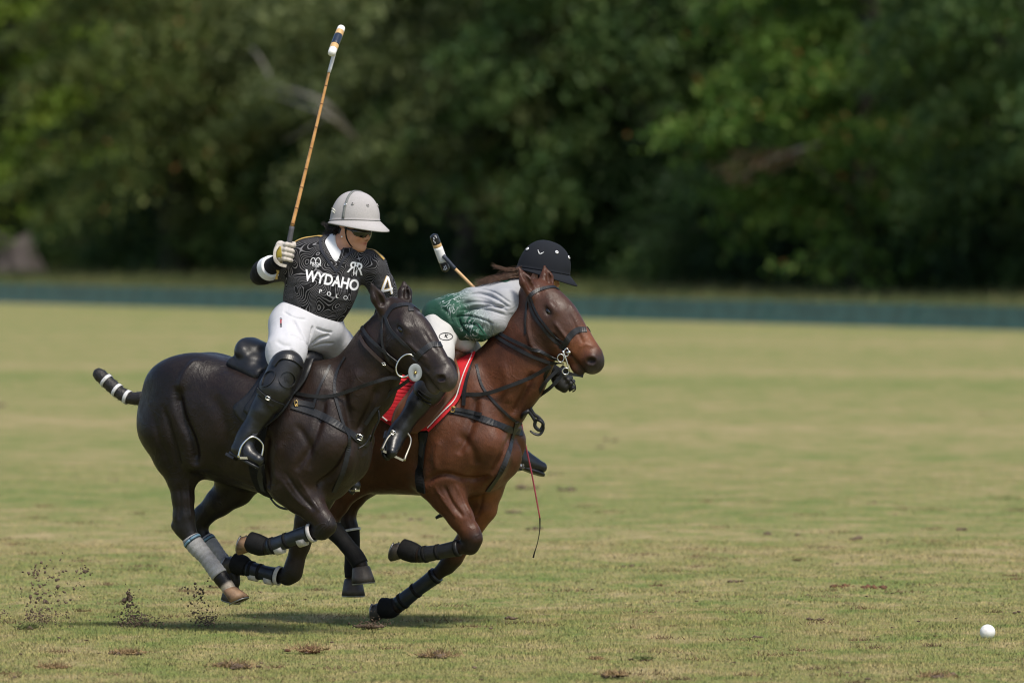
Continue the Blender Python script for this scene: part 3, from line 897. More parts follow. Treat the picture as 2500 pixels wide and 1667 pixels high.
def add_hoof(parent, c, down, toe, mat, s=1.0, shoe=True):
    V, F, ring, dn = hoof_vf(np.asarray(c), np.asarray(down), np.asarray(toe), s)
    h = link('hoof', mesh_py('hoof', V, F), mat, parent, False)
    for p in h.data.polygons: p.use_smooth = len(p.vertices) == 4
    if shoe:
        N = np.repeat(dn[None], len(ring), 0)
        v, f = band_vf(ring, N, 0.016 * s, 0.005)
        link('horseshoe', mesh_py('horseshoe', v, f), IRON, h)
    return h
def sleeve(name, pts, rads, mat, parent, n=14, seg=18, ridges=0, amp=0.0, flat=1.0):
    """a boot or wrap round a leg; ridges = turns of a bandage"""
    P = spline(np.array(pts), n * 2); t = np.linspace(0, 1, len(P))
    R = np.interp(t, np.linspace(0, 1, len(rads)), rads)
    if ridges: R = R + amp * ((t * ridges) % 1.0)
    R = np.concatenate([[R[0] - 0.010], R, [R[-1] - 0.010]]); P = np.concatenate([[P[0]], P, [P[-1]]])
    V, F = tube_vf(P + np.linspace(-1e-4, 1e-4, len(P))[:, None] * unit(P[-1] - P[0]), R, seg=seg, cap=True, flat=flat)
    return link(name, mesh_py(name, V, F), mat, parent)
def ring_on(name, p, axis, r, width, mat, parent, thick=0.003):
    """a strap round a limb at p"""
    axis = unit(axis); u = unit(np.cross(axis, [0.3, 0.2, 0.9])); v = np.cross(axis, u)
    th = np.linspace(0, 2 * math.pi, 22)
    N = np.cos(th)[:, None] * u + np.sin(th)[:, None] * v
    V, F = band_vf(p + N * r, N, width, thick)
    return link(name, mesh_py(name, V, F), mat, parent)
def pt_on(P, t):
    P = np.asarray(P); return np.array([np.interp(t, np.linspace(0, 1, len(P)), P[:, k]) for k in range(3)])
def strap(name, fr, bvh, pts, width, mat, parent, n=26, off=0.003, thick=0.004, mirrored=False):
    P, N = drape(fr, bvh, pts, n, off)
    V, F = band_vf(P, N, width, thick)
    if mirrored:
        V2, F2 = mirror_vf(V, F); V, F = merge([(V, F), (V2, F2)])
    return link(name, mesh_py(name, V, F), mat, parent, False), P, N
def free_strap(name, P, N, width, mat, parent, n=20, thick=0.004):
    P = spline(np.array(P), n); N = np.repeat(np.asarray(N, float)[None], n, 0)
    V, F = band_vf(P, N, width, thick)
    return link(name, mesh_py(name, V, F), mat, parent, False)
def torus(name, c, u, v, ru, rv, r, mat, parent, n=32):
    th = np.linspace(0, 2 * math.pi, n, endpoint=False)
    P = c + np.cos(th)[:, None] * u * ru + np.sin(th)[:, None] * v * rv
    V, F = tube_vf(P, r, seg=8, closed=True, N0=unit(np.cross(u, v)))
    return link(name, mesh_py(name, V, F), mat, parent)
def buckle(c, u, v, w, h, mat, parent, r=0.0028):
    Q = [c + u * w * a + v * h * b for a, b in ((-1, -1), (1, -1), (1, 1), (-1, 1))]
    P = []
    for i in range(4):
        for s in (0.0, 0.33, 0.66): P.append(Q[i] + (Q[(i + 1) % 4] - Q[i]) * s)
    V, F = tube_vf(np.array(P), r, seg=6, closed=True, N0=unit(np.cross(u, v)))
    v2, f2 = tube_vf(np.array([c, c + u * w * 1.1]), r * .8, seg=6)
    return link('buckle', mesh_py('buckle', *merge([(V, F), (v2, f2)])), mat, parent)

def carve(fr, S, marks):
    """push muscle edges, veins and creases into a skin along lines lying on it"""
    bv = bvh_of(S); N = vnormals(S.V, S.Q); D = np.zeros(len(S.V))
    for pts, wid, dep, both in marks:
        P, _ = drape(fr, bv, pts, 22, 0.0)
        for e in ((0, 1) if both else (0,)):
            Q = P * [1, -1, 1] if e else P
            lo, hi = Q.min(0) - 3 * wid, Q.max(0) + 3 * wid
            ix = np.nonzero(((S.V > lo) & (S.V < hi)).all(1))[0]
            if not len(ix): continue
            d, t = seg_dist(S.V[ix], list(Q[::2]) + [Q[-1]])
            D[ix] += dep * np.exp(-(d / wid) ** 2) * np.clip(np.minimum(t, 1 - t) * 6, 0, 1)
    S.V = S.V + N * D[:, None]
def build_horse(name, fr, secs, neck, poll, muz, ears, muscles, legs, label, mat, coatfn, marks=()):
    root = fr.empty(name); tag(root, label, 'horse')
    S = SDF(0.0085)
    S.loft([(fr.L(px, (t + b) / 2, 0)[0], fr.L(px, t, 0)[2], fr.L(px, b, 0)[2], w) for px, t, b, w in secs], 0.05)
    for m in muscles:
        if m[0] == 'c':
            _, p, q, r0, r1, fs, k, both = m
            for e in ((0, 1) if both else (0,)):
                S.cone(mir(p) if e else p, mir(q) if e else q, r0, r1, k, (0, 1, 0), fs)
        else:
            _, p, r, k, both, ang = m
            for e in ((0, 1) if both else (0,)):
                c, s_ = math.cos(ang), math.sin(ang)
                S.ell(mir(p) if e else p, r, np.array([[c, 0, s_], [0, 1, 0], [-s_, 0, c]]), k)
    S.chain([n[0] for n in neck], [n[1] for n in neck], 0.06, (0, 1, 0), [n[2] / n[1] for n in neck])
    a, b, lat = head_axes(fr, poll, muz)
    add_head(S, poll, a, b, lat, 1.0, ears)
    for gi, lg in enumerate(legs):
        g = gi + 1
        P = lg['P']; R = lg['R']
        S.chain(P, R, lg.get('k', 0.022), lg.get('flat'), lg.get('fs', 1.0), g)
        for e in lg.get('extra', []): S.cone(*e, k=0.02, g=g)
    S.mesh(name + '_draft', kg=0.07, smooth=2)
    carve(fr, S, marks)
    me = mesh_np(name + '_body', S.V, S.Q)
    set_color(me, coatfn(S.V))
    body = link('body', me, mat, root)
    H = dict(root=root, fr=fr, S=S, bvh=bvh_of(S), poll=poll, a=a, b=b, lat=lat, body=body)
    for e in (-1, 1):
        c = poll + a * 0.150 + b * -0.002 + lat * 0.0845 * e
        me = bpy.data.meshes.new('eye'); bm = bmesh.new(); bmesh.ops.create_uvsphere(bm, u_segments=16, v_segments=12, radius=1.0)
        bmesh.ops.transform(bm, matrix=Matrix(np.stack([a * .026, b * .0165, lat * .017], 1).tolist()).to_4x4(), verts=bm.verts)
        bmesh.ops.translate(bm, verts=bm.verts, vec=Vector(c)); bm.to_mesh(me); bm.free()
        link('eye', me, EYE, root)
    return H
def seg_dist(V, pts):
    d = np.full(len(V), 9.0); tt_ = np.zeros(len(V)); n = len(pts) - 1
    for i in range(n):
        p, q = np.asarray(pts[i]), np.asarray(pts[i + 1]); ab = q - p
        t = np.clip(((V - p) @ ab) / (ab @ ab), 0, 1)
        dd = np.linalg.norm(V - p - t[:, None] * ab, axis=1)
        m = dd < d; d[m] = dd[m]; tt_[m] = (i + t[m]) / n
    return d, tt_
def lerp3(a, b, t): return np.asarray(a)[None] * (1 - t[:, None]) + np.asarray(b)[None] * t[:, None]
def sstep(x, a, b): t = np.clip((x - a) / (b - a), 0, 1); return t * t * (3 - 2 * t)

# ================================================================== dark brown horse (near)
TH = math.radians(25)
FA = Frame(620, 44.30, TH)
LA = FA.L
def legs_from(L, rows, y0):
    return [L(px, py, y) for px, py, y, r in rows], [r for *_, r in rows]
hindA_n = [(430, 1000, -.17, .15), (408, 1050, -.16, .150), (425, 1115, -.14, .112), (442, 1165, -.13, .083), (447, 1215, -.13, .062), (449, 1262, -.13, .060), (452, 1288, -.13, .056),
           (470, 1320, -.13, .043), (505, 1362, -.13, .034), (530, 1396, -.13, .034), (541, 1411, -.13, .041), (553, 1428, -.13, .035), (561, 1440, -.13, .038)]
hindA_f = [(560, 1090, .16, .15), (600, 1150, .15, .130), (575, 1190, .14, .105), (535, 1225, .13, .078), (497, 1258, .13, .058), (482, 1282, .13, .056), (484, 1297, .13, .050),
           (505, 1322, .13, .040), (540, 1365, .13, .034), (558, 1388, .13, .034), (566, 1402, .13, .041), (570, 1420, .13, .034), (566, 1434, .13, .036)]
foreA_n = [(735, 1120, -.17, .14), (712, 1180, -.165, .118), (736, 1213, -.16, .095), (767, 1246, -.16, .070), (789, 1270, -.16, .057), (797, 1283, -.16, .053), (786, 1296, -.16, .046),
           (755, 1301, -.16, .034), (700, 1319, -.16, .031), (668, 1331, -.16, .032), (652, 1334, -.16, .041), (633, 1330, -.16, .034), (622, 1326, -.16, .036)]
foreA_f = [(790, 1150, .13, .13), (768, 1215, .12, .100), (752, 1270, .11, .074), (732, 1330, .11, .056), (719, 1378, .11, .050), (714, 1397, .11, .053), (702, 1407, .11, .045),
           (675, 1404, .11, .033), (635, 1395, .11, .031), (615, 1390, .11, .032), (604, 1386, .11, .040), (592, 1380, .11, .034), (584, 1377, .11, .036)]
def leg(L, rows, thigh=None, hock=None):
    P, R = legs_from(L, rows, 0)
    d = dict(P=P, R=R, flat=(0, 1, 0), fs=[0.80, 0.80, 0.85, 0.85, 0.85, .88, .85, .82, .82, .85, .92, .92, .95])
    if hock: d['extra'] = [(L(*hock[0]), L(*hock[1]), hock[2], hock[3])]
    return d
legsA = [leg(LA, hindA_n, hock=((430, 1283, -.13), (462, 1308, -.13), .030, .034)), leg(LA, hindA_f, hock=((472, 1290, .13), (490, 1308, .13), .030, .032)), leg(LA, foreA_n), leg(LA, foreA_f)]
secsA = [(372, 962, 1052, .07), (384, 930, 1100, .14), (405, 902, 1135, .20), (449, 875, 1160, .255), (493, 863, 1168, .285), (537, 868, 1176, .290), (590, 882, 1190, .285), (650, 893, 1206, .290), (710, 895, 1222, .285),
         (760, 888, 1230, .255), (805, 886, 1226, .215), (838, 905, 1205, .180), (866, 965, 1165, .125), (884, 1020, 1115, .06)]
pollA = LA(968, 752, -.03); 
_dir = FA.M @ np.array([.29, -.21, -.418]); muzA = pollA + unit(_dir) * .55
neckA = [(LA(832, 985, 0), .245, .15), (LA(884, 938, -.005), .192, .122), (LA(909, 893, -.012), .165, .100), (LA(930, 850, -.018), .150, .090), (LA(948, 806, -.025), .118, .082)]
musA = [('c', LA(775, 935, -.10), LA(812, 1080, -.145), .09, .110, .75, .10, True), ('c', LA(770, 1080, -.185), LA(712, 1175, -.165), .135, .11, .62, .05, True),
        ('e', LA(828, 1120, -.085), (.10, .085, .12), .06, True, 0), ('e', LA(455, 935, -.115), (.25, .16, .16), .05, True, 0.1),
        ('e', LA(392, 1015, -.125), (.135, .105, .20), .05, True, 0), ('c', LA(470, 1010, -.20), LA(478, 1110, -.19), .10, .09, .7, .05, True),
        ('c', LA(560, 990, -.19), LA(690, 1040, -.20), .15, .16, .6, .08, True)]
earsA = [(LA(934, 752, -.085), LA(905, 690, -.14), unit(FA.M @ np.array([.30, -.80, .05]))), (LA(990, 736, .045), LA(986, 686, .08), unit(FA.M @ np.array([.35, -.85, .05])))]
marksA = [([(432, 940), (438, 985), (449, 1029), (466, 1065), (476, 1100), (478, 1140)], .026, -.034, True), ([(486, 876), (462, 898), (446, 925), (437, 955)], .022, .016, True),
          ([(396, 985), (413, 1040), (430, 1100), (440, 1150)], .018, -.014, True), ([(372, 1010), (385, 1060), (405, 1110), (420, 1150)], .018, -.008, True),
          ([(656, 1050), (646, 1120), (655, 1195)], .028, -.022, True), ([(690, 1075), (672, 1125), (678, 1180)], .024, .010, True),
          ([(796, 950), (778, 1040), (748, 1110), (720, 1150)], .022, -.018, True), ([(862, 1070), (842, 1120), (806, 1165), (770, 1185)], .022, -.024, True),
          ([(720, 1030), (745, 1070), (760, 1110), (752, 1150)], .020, -.010, True),
          ([(696, 1150), (734, 1208), (768, 1245)], .009, -.010, False), ([(684, 1165), (712, 1208), (750, 1243)], .009, .007, False), ([(725, 1165), (752, 1205), (782, 1250)], .010, .007, False),
          ([(925, 935), (902, 995), (872, 1060)], .022, -.020, False), ([(838, 950), (850, 1010), (860, 1065)], .020, -.014, False), ([(880, 900), (862, 950), (858, 1000)], .03, .010, False),
          ([(500, 950), (540, 1010), (556, 1080), (536, 1140)], .045, -.016, True), ([(436, 1180), (440, 1230), (436, 1270)], .009, -.010, False), ([(458, 1170), (462, 1225), (466, 1268)], .009, .008, False),
          ([(580, 1050), (600, 1090), (606, 1150)], .022, -.006, True), ([(615, 1050), (628, 1100), (628, 1150)], .022, -.005, True), ([(548, 1060), (566, 1100), (570, 1150)], .02, -.005, True),
          ([(560, 1165), (600, 1178), (650, 1196)], .012, .006, False), ([(640, 1150), (600, 1120), (560, 1112)], .007, .004, False),
          ([(938, 785), (936, 840), (946, 880), (968, 900)], .012, .011, False), ([(990, 830), (1015, 855), (1044, 876)], .009, .008, False), ([(998, 850), (1020, 882), (1050, 907)], .012, -.011, False),
          ([(1030, 800), (1050, 835), (1072, 862)], .008, -.005, False), ([(1060, 900), (1075, 888), (1096, 884)], .007, .004, False)]
def face_darks(V, base, poll, muz, fr):
    a, b, lat = head_axes(fr, poll, muz)
    q = V - poll; A_, B_, L_ = q @ a, q @ b, np.abs(q @ lat)
    eye = np.exp(-(((A_ - .150) / .036) ** 2 + ((B_ + .002) / .024) ** 2)) * (L_ > .05)
    nos = np.exp(-(((A_ - .512) / .026) ** 2 + ((B_ - .018) / .030) ** 2 + ((L_ - .052) / .020) ** 2))
    mouth = np.exp(-((B_ + .056) / .010) ** 2) * sstep(A_, .36, .40)
    base = base * (1 - .7 * mouth[:, None])
    m = np.clip(.85 * eye, 0, 1)[:, None]
    base = base * (1 - m) + np.array([[.008, .006, .0055]]) * m
    lip = np.exp(-(((A_ - .56) / .03) ** 2 + ((B_ + .03) / .04) ** 2))[:, None]
    base = base * (1 - .6 * lip) + np.array([[.12, .098, .086]]) * .6 * lip
    m = np.clip(nos * 1.3, 0, 1)[:, None]
    return base * (1 - m) + np.array([[.022, .012, .012]]) * m
def coatA(V):
    base = lerp3((0.0085, 0.0055, 0.0050), (0.0190, 0.0108, 0.0080), sstep(V[:, 0], -0.5, 0.5))
    d, t = seg_dist(V, [pollA, muzA])
    m = sstep(t, .72, 1.0) * (d < .22)
    base = base * (1 - m[:, None]) + np.array([[0.055, 0.044, 0.040]]) * m[:, None]
    face = (d < .2) * sstep(t, .05, .3) * (1 - sstep(t, .6, .85))
    base = base * (1 - .5 * face[:, None]) + np.array([[0.020, 0.0135, 0.0115]]) * .5 * face[:, None]
    for i, lg in enumerate(legsA):
        d, t = seg_dist(V, lg['P'])
        low = sstep(t, .30, .5) * (d < .14)
        base = base * (1 - low[:, None]) + np.array([[0.0075, 0.0065, 0.0065]]) * low[:, None]
        if i == 0:
            w = sstep(t, .90, .93) * (d < .07)
            base = base * (1 - w[:, None]) + np.array([[0.50, 0.42, 0.33]]) * w[:, None]
    st = np.exp(-(np.linalg.norm(V - (pollA + (muzA - pollA) * .22 + head_axes(FA, pollA, muzA)[1] * .09), axis=1) / .012) ** 2)
    return face_darks(V, base, pollA, muzA, FA) + st[:, None] * 0.25
HA = build_horse('horse', FA, secsA, neckA, pollA, muzA, earsA, musA, legsA,
                 'near dark brown, almost black galloping horse with grey hind leg wraps', MAT_COAT_A, coatA, marksA)
def fore_toe(P): return None
def hoof_for(H, lg, L, px, py, y, mat, toe_px, s=1.0, ty=None):
    P = lg['P']; c = P[-1]; tip = L(px, py, y); down = tip - c
    toe = L(*toe_px, y if ty is None else ty) - c
    return add_hoof(H['root'], c + unit(down) * -0.004, down, toe, mat, s)
hoof_for(HA, legsA[0], LA, 568, 1458, -.13, HOOF_TAN, (620, 1435))
hoof_for(HA, legsA[1], LA, 562, 1456, .13, HOOF_DARK, (590, 1445), .95, .0)
hoof_for(HA, legsA[2], LA, 600, 1318, -.16, HOOF_TAN, (606, 1360))
hoof_for(HA, legsA[3], LA, 566, 1370, .11, HOOF_DARK, (570, 1420))

# ================================================================== bay horse (far)
FB = Frame(1000, 45.12, TH)
LB = FB.L
hindB_n = [(790, 990, -.16, .15), (830, 1060, -.16, .17), (868, 1125, -.15, .135), (850, 1180, -.14, .095), (822, 1230, -.13, .068), (803, 1265, -.13, .058), (803, 1282, -.13, .053),
           (825, 1305, -.13, .043), (850, 1335, -.13, .036), (866, 1355, -.13, .036), (874, 1367, -.13, .042), (880, 1378, -.13, .036), (882, 1386, -.13, .038)]
hindB_f = [(850, 1040, .16, .15), (890, 1110, .15, .15), (885, 1165, .14, .120), (862, 1205, .13, .080), (848, 1240, .13, .057), (846, 1270, .13, .052), (852, 1288, .13, .050),
           (857, 1315, .13, .042), (860, 1350, .13, .035), (861, 1375, .13, .034), (861, 1392, .13, .041), (862, 1408, .13, .035), (862, 1416, .13, .037)]
foreB_n = [(1090, 1110, -.17, .14), (1066, 1165, -.165, .122), (1092, 1212, -.16, .097), (1124, 1262, -.16, .073), (1146, 1298, -.16, .058), (1154, 1315, -.16, .054), (1148, 1332, -.16, .047),
           (1115, 1338, -.16, .034), (1070, 1347, -.16, .031), (1040, 1352, -.16, .032), (1024, 1353, -.16, .042), (1005, 1347, -.16, .035), (994, 1343, -.16, .037)]
foreB_f = [(1190, 1130, .13, .13), (1184, 1190, .12, .105), (1180, 1240, .11, .078), (1146, 1302, .11, .058), (1116, 1345, .11, .051), (1106, 1362, .11, .053), (1092, 1380, .11, .046),
           (1060, 1407, .11, .034), (1015, 1441, .11, .031), (985, 1465, .11, .032), (968, 1478, .11, .042), (952, 1484, .11, .035), (944, 1484, .11, .037)]
legsB = [leg(LB, hindB_n, hock=((786, 1270, -.13), (812, 1296, -.13), .030, .034)), leg(LB, hindB_f, hock=((828, 1268, .13), (850, 1298, .13), .028, .032)), leg(LB, foreB_n), leg(LB, foreB_f)]
secsB = [(742, 965, 1050, .07), (756, 935, 1100, .14), (775, 905, 1135, .20), (815, 880, 1165, .255), (862, 868, 1190, .285), (910, 872, 1205, .290), (960, 882, 1206, .285), (1010, 890, 1208, .290), (1070, 890, 1213, .285),
         (1120, 882, 1218, .255), (1164, 874, 1212, .215), (1198, 895, 1200, .180), (1228, 955, 1168, .125), (1246, 1015, 1115, .06)]
pollB = LB(1316, 708, .0)
_dir = FB.M @ np.array([.335, -.13, -.455]); muzB = pollB + unit(_dir) * .565
neckB = [(LB(1205, 960, 0), .235, .15), (LB(1249, 906, .0), .208, .122), (LB(1277, 858, .0), .182, .102), (LB(1293, 812, .0), .160, .092), (LB(1309, 764, .0), .122, .083)]
musB = [('c', LB(1150, 935, -.10), LB(1185, 1080, -.145), .09, .110, .75, .10, True), ('c', LB(1130, 1080, -.185), LB(1070, 1165, -.165), .135, .112, .62, .05, True),
        ('e', LB(1200, 1118, -.085), (.10, .085, .12), .06, True, 0), ('e', LB(825, 940, -.115), (.25, .16, .16), .05, True, 0.1),
        ('e', LB(765, 1015, -.125), (.135, .105, .20), .05, True, 0), ('c', LB(935, 990, -.19), LB(1060, 1040, -.20), .15, .16, .6, .08, True)]
earsB = [(LB(1298, 716, -.075), LB(1265, 651, -.10), unit(FB.M @ np.array([.45, -.75, .1]))), (LB(1338, 700, .05), LB(1329, 648, .07), unit(FB.M @ np.array([.45, -.75, .1])))]
marksB = [([(1030, 1190), (1055, 1165), (1090, 1157), (1125, 1166), (1160, 1172), (1200, 1158)], .017, -.022, False), ([(1083, 1182), (1104, 1226), (1132, 1262)], .010, -.012, False),
          ([(1060, 1185), (1085, 1225), (1115, 1265)], .009, .008, False), ([(1110, 1178), (1132, 1222), (1152, 1265)], .010, .008, False), ([(1244, 1065), (1228, 1120), (1195, 1160)], .022, -.020, True),
          ([(1165, 955), (1150, 1040), (1118, 1110)], .022, -.018, True), ([(1030, 1060), (1018, 1120), (1028, 1180)], .028, -.022, True), ([(1300, 905), (1280, 960), (1252, 1015)], .022, -.020, False),
          ([(1288, 755), (1290, 810), (1303, 852), (1330, 868)], .012, .012, False), ([(1352, 785), (1372, 812), (1392, 838)], .009, .010, False), ([(1348, 812), (1370, 850), (1395, 872)], .012, -.014, False),
          ([(1392, 765), (1406, 800), (1424, 838)], .008, -.007, False), ([(1115, 1055), (1148, 1090), (1165, 1135)], .024, -.014, False), ([(1250, 1080), (1240, 1120), (1225, 1152)], .010, .010, False),
          ([(1232, 1075), (1222, 1110), (1205, 1140)], .010, -.008, False), ([(1075, 1070), (1062, 1110), (1066, 1150)], .022, .010, False), ([(1222, 880), (1238, 930), (1240, 985)], .03, .008, False),
          ([(1180, 1200), (1172, 1240), (1150, 1285)], .009, -.009, False), ([(1412, 850), (1428, 842), (1450, 846)], .007, .005, False), ([(1392, 740), (1400, 756), (1412, 770)], .008, .005, False)]
def coatB(V):
    base = lerp3((0.046, 0.0165, 0.0085), (0.090, 0.0320, 0.0150), sstep(V[:, 0], -0.3, 0.45))
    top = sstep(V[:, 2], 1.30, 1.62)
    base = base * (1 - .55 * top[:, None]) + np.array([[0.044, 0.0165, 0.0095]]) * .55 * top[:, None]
    d, t = seg_dist(V, [pollB, muzB])
    face = (d < .22) * sstep(t, .02, .15) * (1 - sstep(t, .5, .68))
    base = base * (1 - .75 * face[:, None]) + np.array([[0.058, 0.028, 0.0185]]) * .75 * face[:, None]
    nose = np.exp(-((t - .72) / .13) ** 2) * (d < .2)
    base = base * (1 - nose[:, None]) + np.array([[0.130, 0.046, 0.019]]) * nose[:, None]
    m = sstep(t, .82, .97) * (d < .22)
    base = base * (1 - m[:, None]) + np.array([[0.034, 0.025, 0.022]]) * m[:, None]
    for i, lg in enumerate(legsB):
        d, t = seg_dist(V, lg['P'])
        low = sstep(t, .30, .48) * (d < .14)
        base = base * (1 - low[:, None]) + np.array([[0.015, 0.009, 0.007]]) * low[:, None]
        if i == 3:
            up = np.exp(-((t - .17) / .12) ** 2) * (d < .13)
            base = base * (1 - .6 * up[:, None]) + np.array([[0.17, 0.058, 0.018]]) * .6 * up[:, None]
    return face_darks(V, base, pollB, muzB, FB)
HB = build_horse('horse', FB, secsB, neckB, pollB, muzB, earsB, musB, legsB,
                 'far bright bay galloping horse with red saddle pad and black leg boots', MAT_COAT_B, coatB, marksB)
hoof_for(HB, legsB[0], LB, 885, 1414, -.13, HOOF_DARK, (892, 1400), 1.12, -.30)
hoof_for(HB, legsB[1], LB, 862, 1448, .13, HOOF_DARK, (866, 1440), 1.12, -.04)
hoof_for(HB, legsB[2], LB, 966, 1332, -.16, HOOF_DARK, (975, 1375))
hoof_for(HB, legsB[3], LB, 922, 1482, .11, HOOF_DARK, (935, 1530))
# ================================================================== leg gear of the dark horse
def along(lg, i0, i1): return [lg['P'][i] for i in range(i0, i1 + 1)]
def wraps(H, lg, blue):
    P = lg['P']; q = [P[7] * .75 + P[6] * .25, P[7], P[8], P[9], P[10] * .55 + P[9] * .45]
    w = sleeve('leg_wrap', q, [.050, .049, .043, .044, .046], GREY_WRAP, H['root'], n=22, ridges=9, amp=.0038)
    for t, r, wd, m in ((.22, .0515, .024, NAVY_TAPE), (.22, .0530, .013, BLUE_TAPE)):
        ring_on('tape_band', pt_on(q, t + .03), q[-1] - q[0], r - .001, wd, m, w)
    return w
wraps(HA, legsA[0], True); wraps(HA, legsA[1], True)
def boot(H, lg, mat, trim=None, i0=6, bell=True, tapes=(), r=(.047, .043, .041, .044, .046), bellmat=None, hoofdir=None):
    P = lg['P']; q = [P[i0 + 1] * .8 + P[i0] * .2, P[i0 + 1], P[i0 + 2], P[i0 + 3], P[i0 + 4] * .7 + P[i0 + 3] * .3]
    b = sleeve('leg_boot', q, r, mat, H['root'], n=12)
    for t in (.22, .50, .78):
        ring_on('strap', pt_on(q, t), q[-1] - q[0], np.interp(t, np.linspace(0, 1, 5), r) + .0015, .018, BLACK_MATT, b)
    if trim:
        ring_on('cuff', pt_on(q, .02), q[-1] - q[0], r[0] + .002, .022, trim, b, .005)
        d = unit(q[-1] - q[0])
        under = np.array([0, 0, -1.0]); under = unit(under - d * (under @ d))
        for t in (.34, .66):
            c = pt_on(q, t) + under * .024
            V, F = tube_vf(np.array([c - d * .024, c + d * .024]), .036, seg=14)
            link('pale_patch', mesh_py('pale_patch', V, F), trim, b)
    if bell:
        c = P[12]; d = unit(P[12] - P[11]) if hoofdir is None else unit(hoofdir)
        q2 = [P[10] + (P[11] - P[10]) * .1, P[11], P[12] + d * .012, P[12] + d * .034]
        sleeve('bell_boot', q2, [.049, .058, .060, .057], bellmat or BLACK_MATT, H['root'], n=8)
    return b
PALE = simple('pale_neoprene', (0.46, 0.44, 0.43), 0.8, var=0.15)
boot(HA, legsA[2], NAVY_BOOT, PALE, hoofdir=LA(600, 1318, -.16) - legsA[2]['P'][12]); boot(HA, legsA[3], NAVY_BOOT, PALE, hoofdir=LA(566, 1370, .11) - legsA[3]['P'][12])
boot(HB, legsB[2], BLACK, hoofdir=LB(966, 1332, -.16) - legsB[2]['P'][12]); boot(HB, legsB[3], NAVY_BOOT, hoofdir=LB(922, 1482, .11) - legsB[3]['P'][12])
for lg, cuff in ((legsB[0], PALE), (legsB[1], PALE_TAPE)):
    P = lg['P']; q = [P[6] * .9 + P[7] * .1, P[7], P[8], P[9], P[10], P[11]]
    b = sleeve('leg_boot', q, [.060, .052, .046, .045, .049, .047], BLACK_MATT, HB['root'], n=12)
    ring_on('cuff', pt_on(q, .03), q[1] - q[0], .061, .014, cuff, b, .004)
# ---- tails
def tail(H, pts, rads, bands, mat):
    P = spline(np.array(pts), 40); R = np.interp(np.linspace(0, 1, 40), np.linspace(0, 1, len(rads)), rads)
    R = R * (1 + 0.10 * np.abs(np.sin(np.linspace(0, 15, 40))) + np.random.default_rng(3).normal(0, .035, 40))
    V, F = tube_vf(P, R, seg=14, round_cap=True)
    parts = [(V, F)]
    rng = np.random.default_rng(9)
    for i in range(420):
        j = rng.integers(1, 38); T = unit(P[j - 1] - P[j + 1]); o = rng.normal(size=3); o = unit(o - T * (o @ T))
        a = P[j] + o * R[j] * .9; b = a + o * rng.uniform(.004, .018) + T * rng.uniform(-.03, .02)
        parts.append(tube_vf(np.array([a, b]), [.0011, .0003], seg=3, cap=False))
    t = link('tail', mesh_py('tail', *merge(parts)), mat, H['root'])
    for s, w in bands:
        j = int(s * 39); ring_on('tape_band', P[j], P[min(j + 1, 39)] - P[j - 1], R[j] + .002, w, PALE_TAPE, t)
tail(HA, [LA(385, 975, 0), LA(350, 972, 0), LA(318, 972, .0), LA(286, 953, 0), LA(258, 928, 0), LA(240, 912, 0)], [.036, .036, .032, .034, .036, .034], [(.47, .022), (.66, .020), (.86, .020)], HAIR_BLACK)
tail(HB, [LB(752, 975, 0), LB(722, 985, 0), LB(700, 1020, 0), LB(690, 1060, 0), LB(688, 1090, 0)], [.036, .036, .034, .034, .03], [], HAIR_BLACK)

# ================================================================== bridles, reins, breastplates
def part_empty(H, name):
    o = bpy.data.objects.new(name, None); o.empty_display_size = .1; COL.objects.link(o); o.parent = H['root']; return o
def head_mirror(H, V):
    V = np.array(V); d = (V - H['poll']) @ H['lat']
    return V - 2 * d[:, None] * H['lat']
def head_strap(name, H, pts, width, mat, parent, n=22, off=.002, thick=.0035):
    P, N = drape(H['fr'], H['bvh'], pts, n, off)
    V, F = band_vf(P, N, width, thick)
    o = link(name, mesh_py(name, V, F), mat, parent, False)
    V2 = head_mirror(H, V); F2 = [tuple(f)[::-1] for f in F]
    link(name, mesh_py(name, V2, F2), mat, parent, False)
    return P, N
br = part_empty(HA, 'bridle')
head_strap('browband', HA, [(941, 776), (956, 753), (982, 744), (1006, 746), (1026, 758)], .030, BLACK, br)
head_strap('cheek_strap', HA, [(940, 770), (951, 800), (977, 830), (1001, 853), (1018, 870)], .019, BLACK, br)
head_strap('throat_lash', HA, [(936, 770), (933, 807), (935, 846), (950, 880)], .014, BLACK, br)
head_strap('noseband', HA, [(1012, 880), (1022, 866), (1038, 852), (1058, 840), (1076, 843)], .034, BLACK, br)
head_strap('crown_piece', HA, [(944, 772), (955, 752), (968, 742)], .026, BLACK, br)
# bit: wire gag ring, grey disc
def sight(H, px, py, out):
    r = cast(H['fr'], H['bvh'], px, py)
    if r is None:
        best = None
        for k in range(1, 14):
            for an in np.linspace(0, 6.283, 13):
                r = cast(H['fr'], H['bvh'], px + 3 * k * math.cos(an), py + 3 * k * math.sin(an))
                if r is not None:
                    fr = H['fr']; w = fr.O[1] - fr.wor(r[0])[1]
                    return fr.V(px, py, w) + r[1] * out * .3, r[1]
    return r[0] + r[1] * out, r[1]
c, nn = sight(HA, 996, 889, .022)
u = unit(np.cross(nn, [0, 0, 1.0])); v = np.cross(u, nn); v = v if v[2] > 0 else -v
cu = FA.V(996, 889, 0); 
vd = unit(FA.M @ np.array([0, -1.0, 0])); fx = unit(FA.M @ np.array([1.0, 0, 0]))
dn = FA.M @ np.array([.28, 0, -.95])
torus('bit_ring', c, fx, unit(np.array([0, 0, 1.0]) + .25 * fx), .050, .064, .0048, STEEL, br)
c2, _ = sight(HA, 1020, 904, .030)
dpart = SDF(.003)
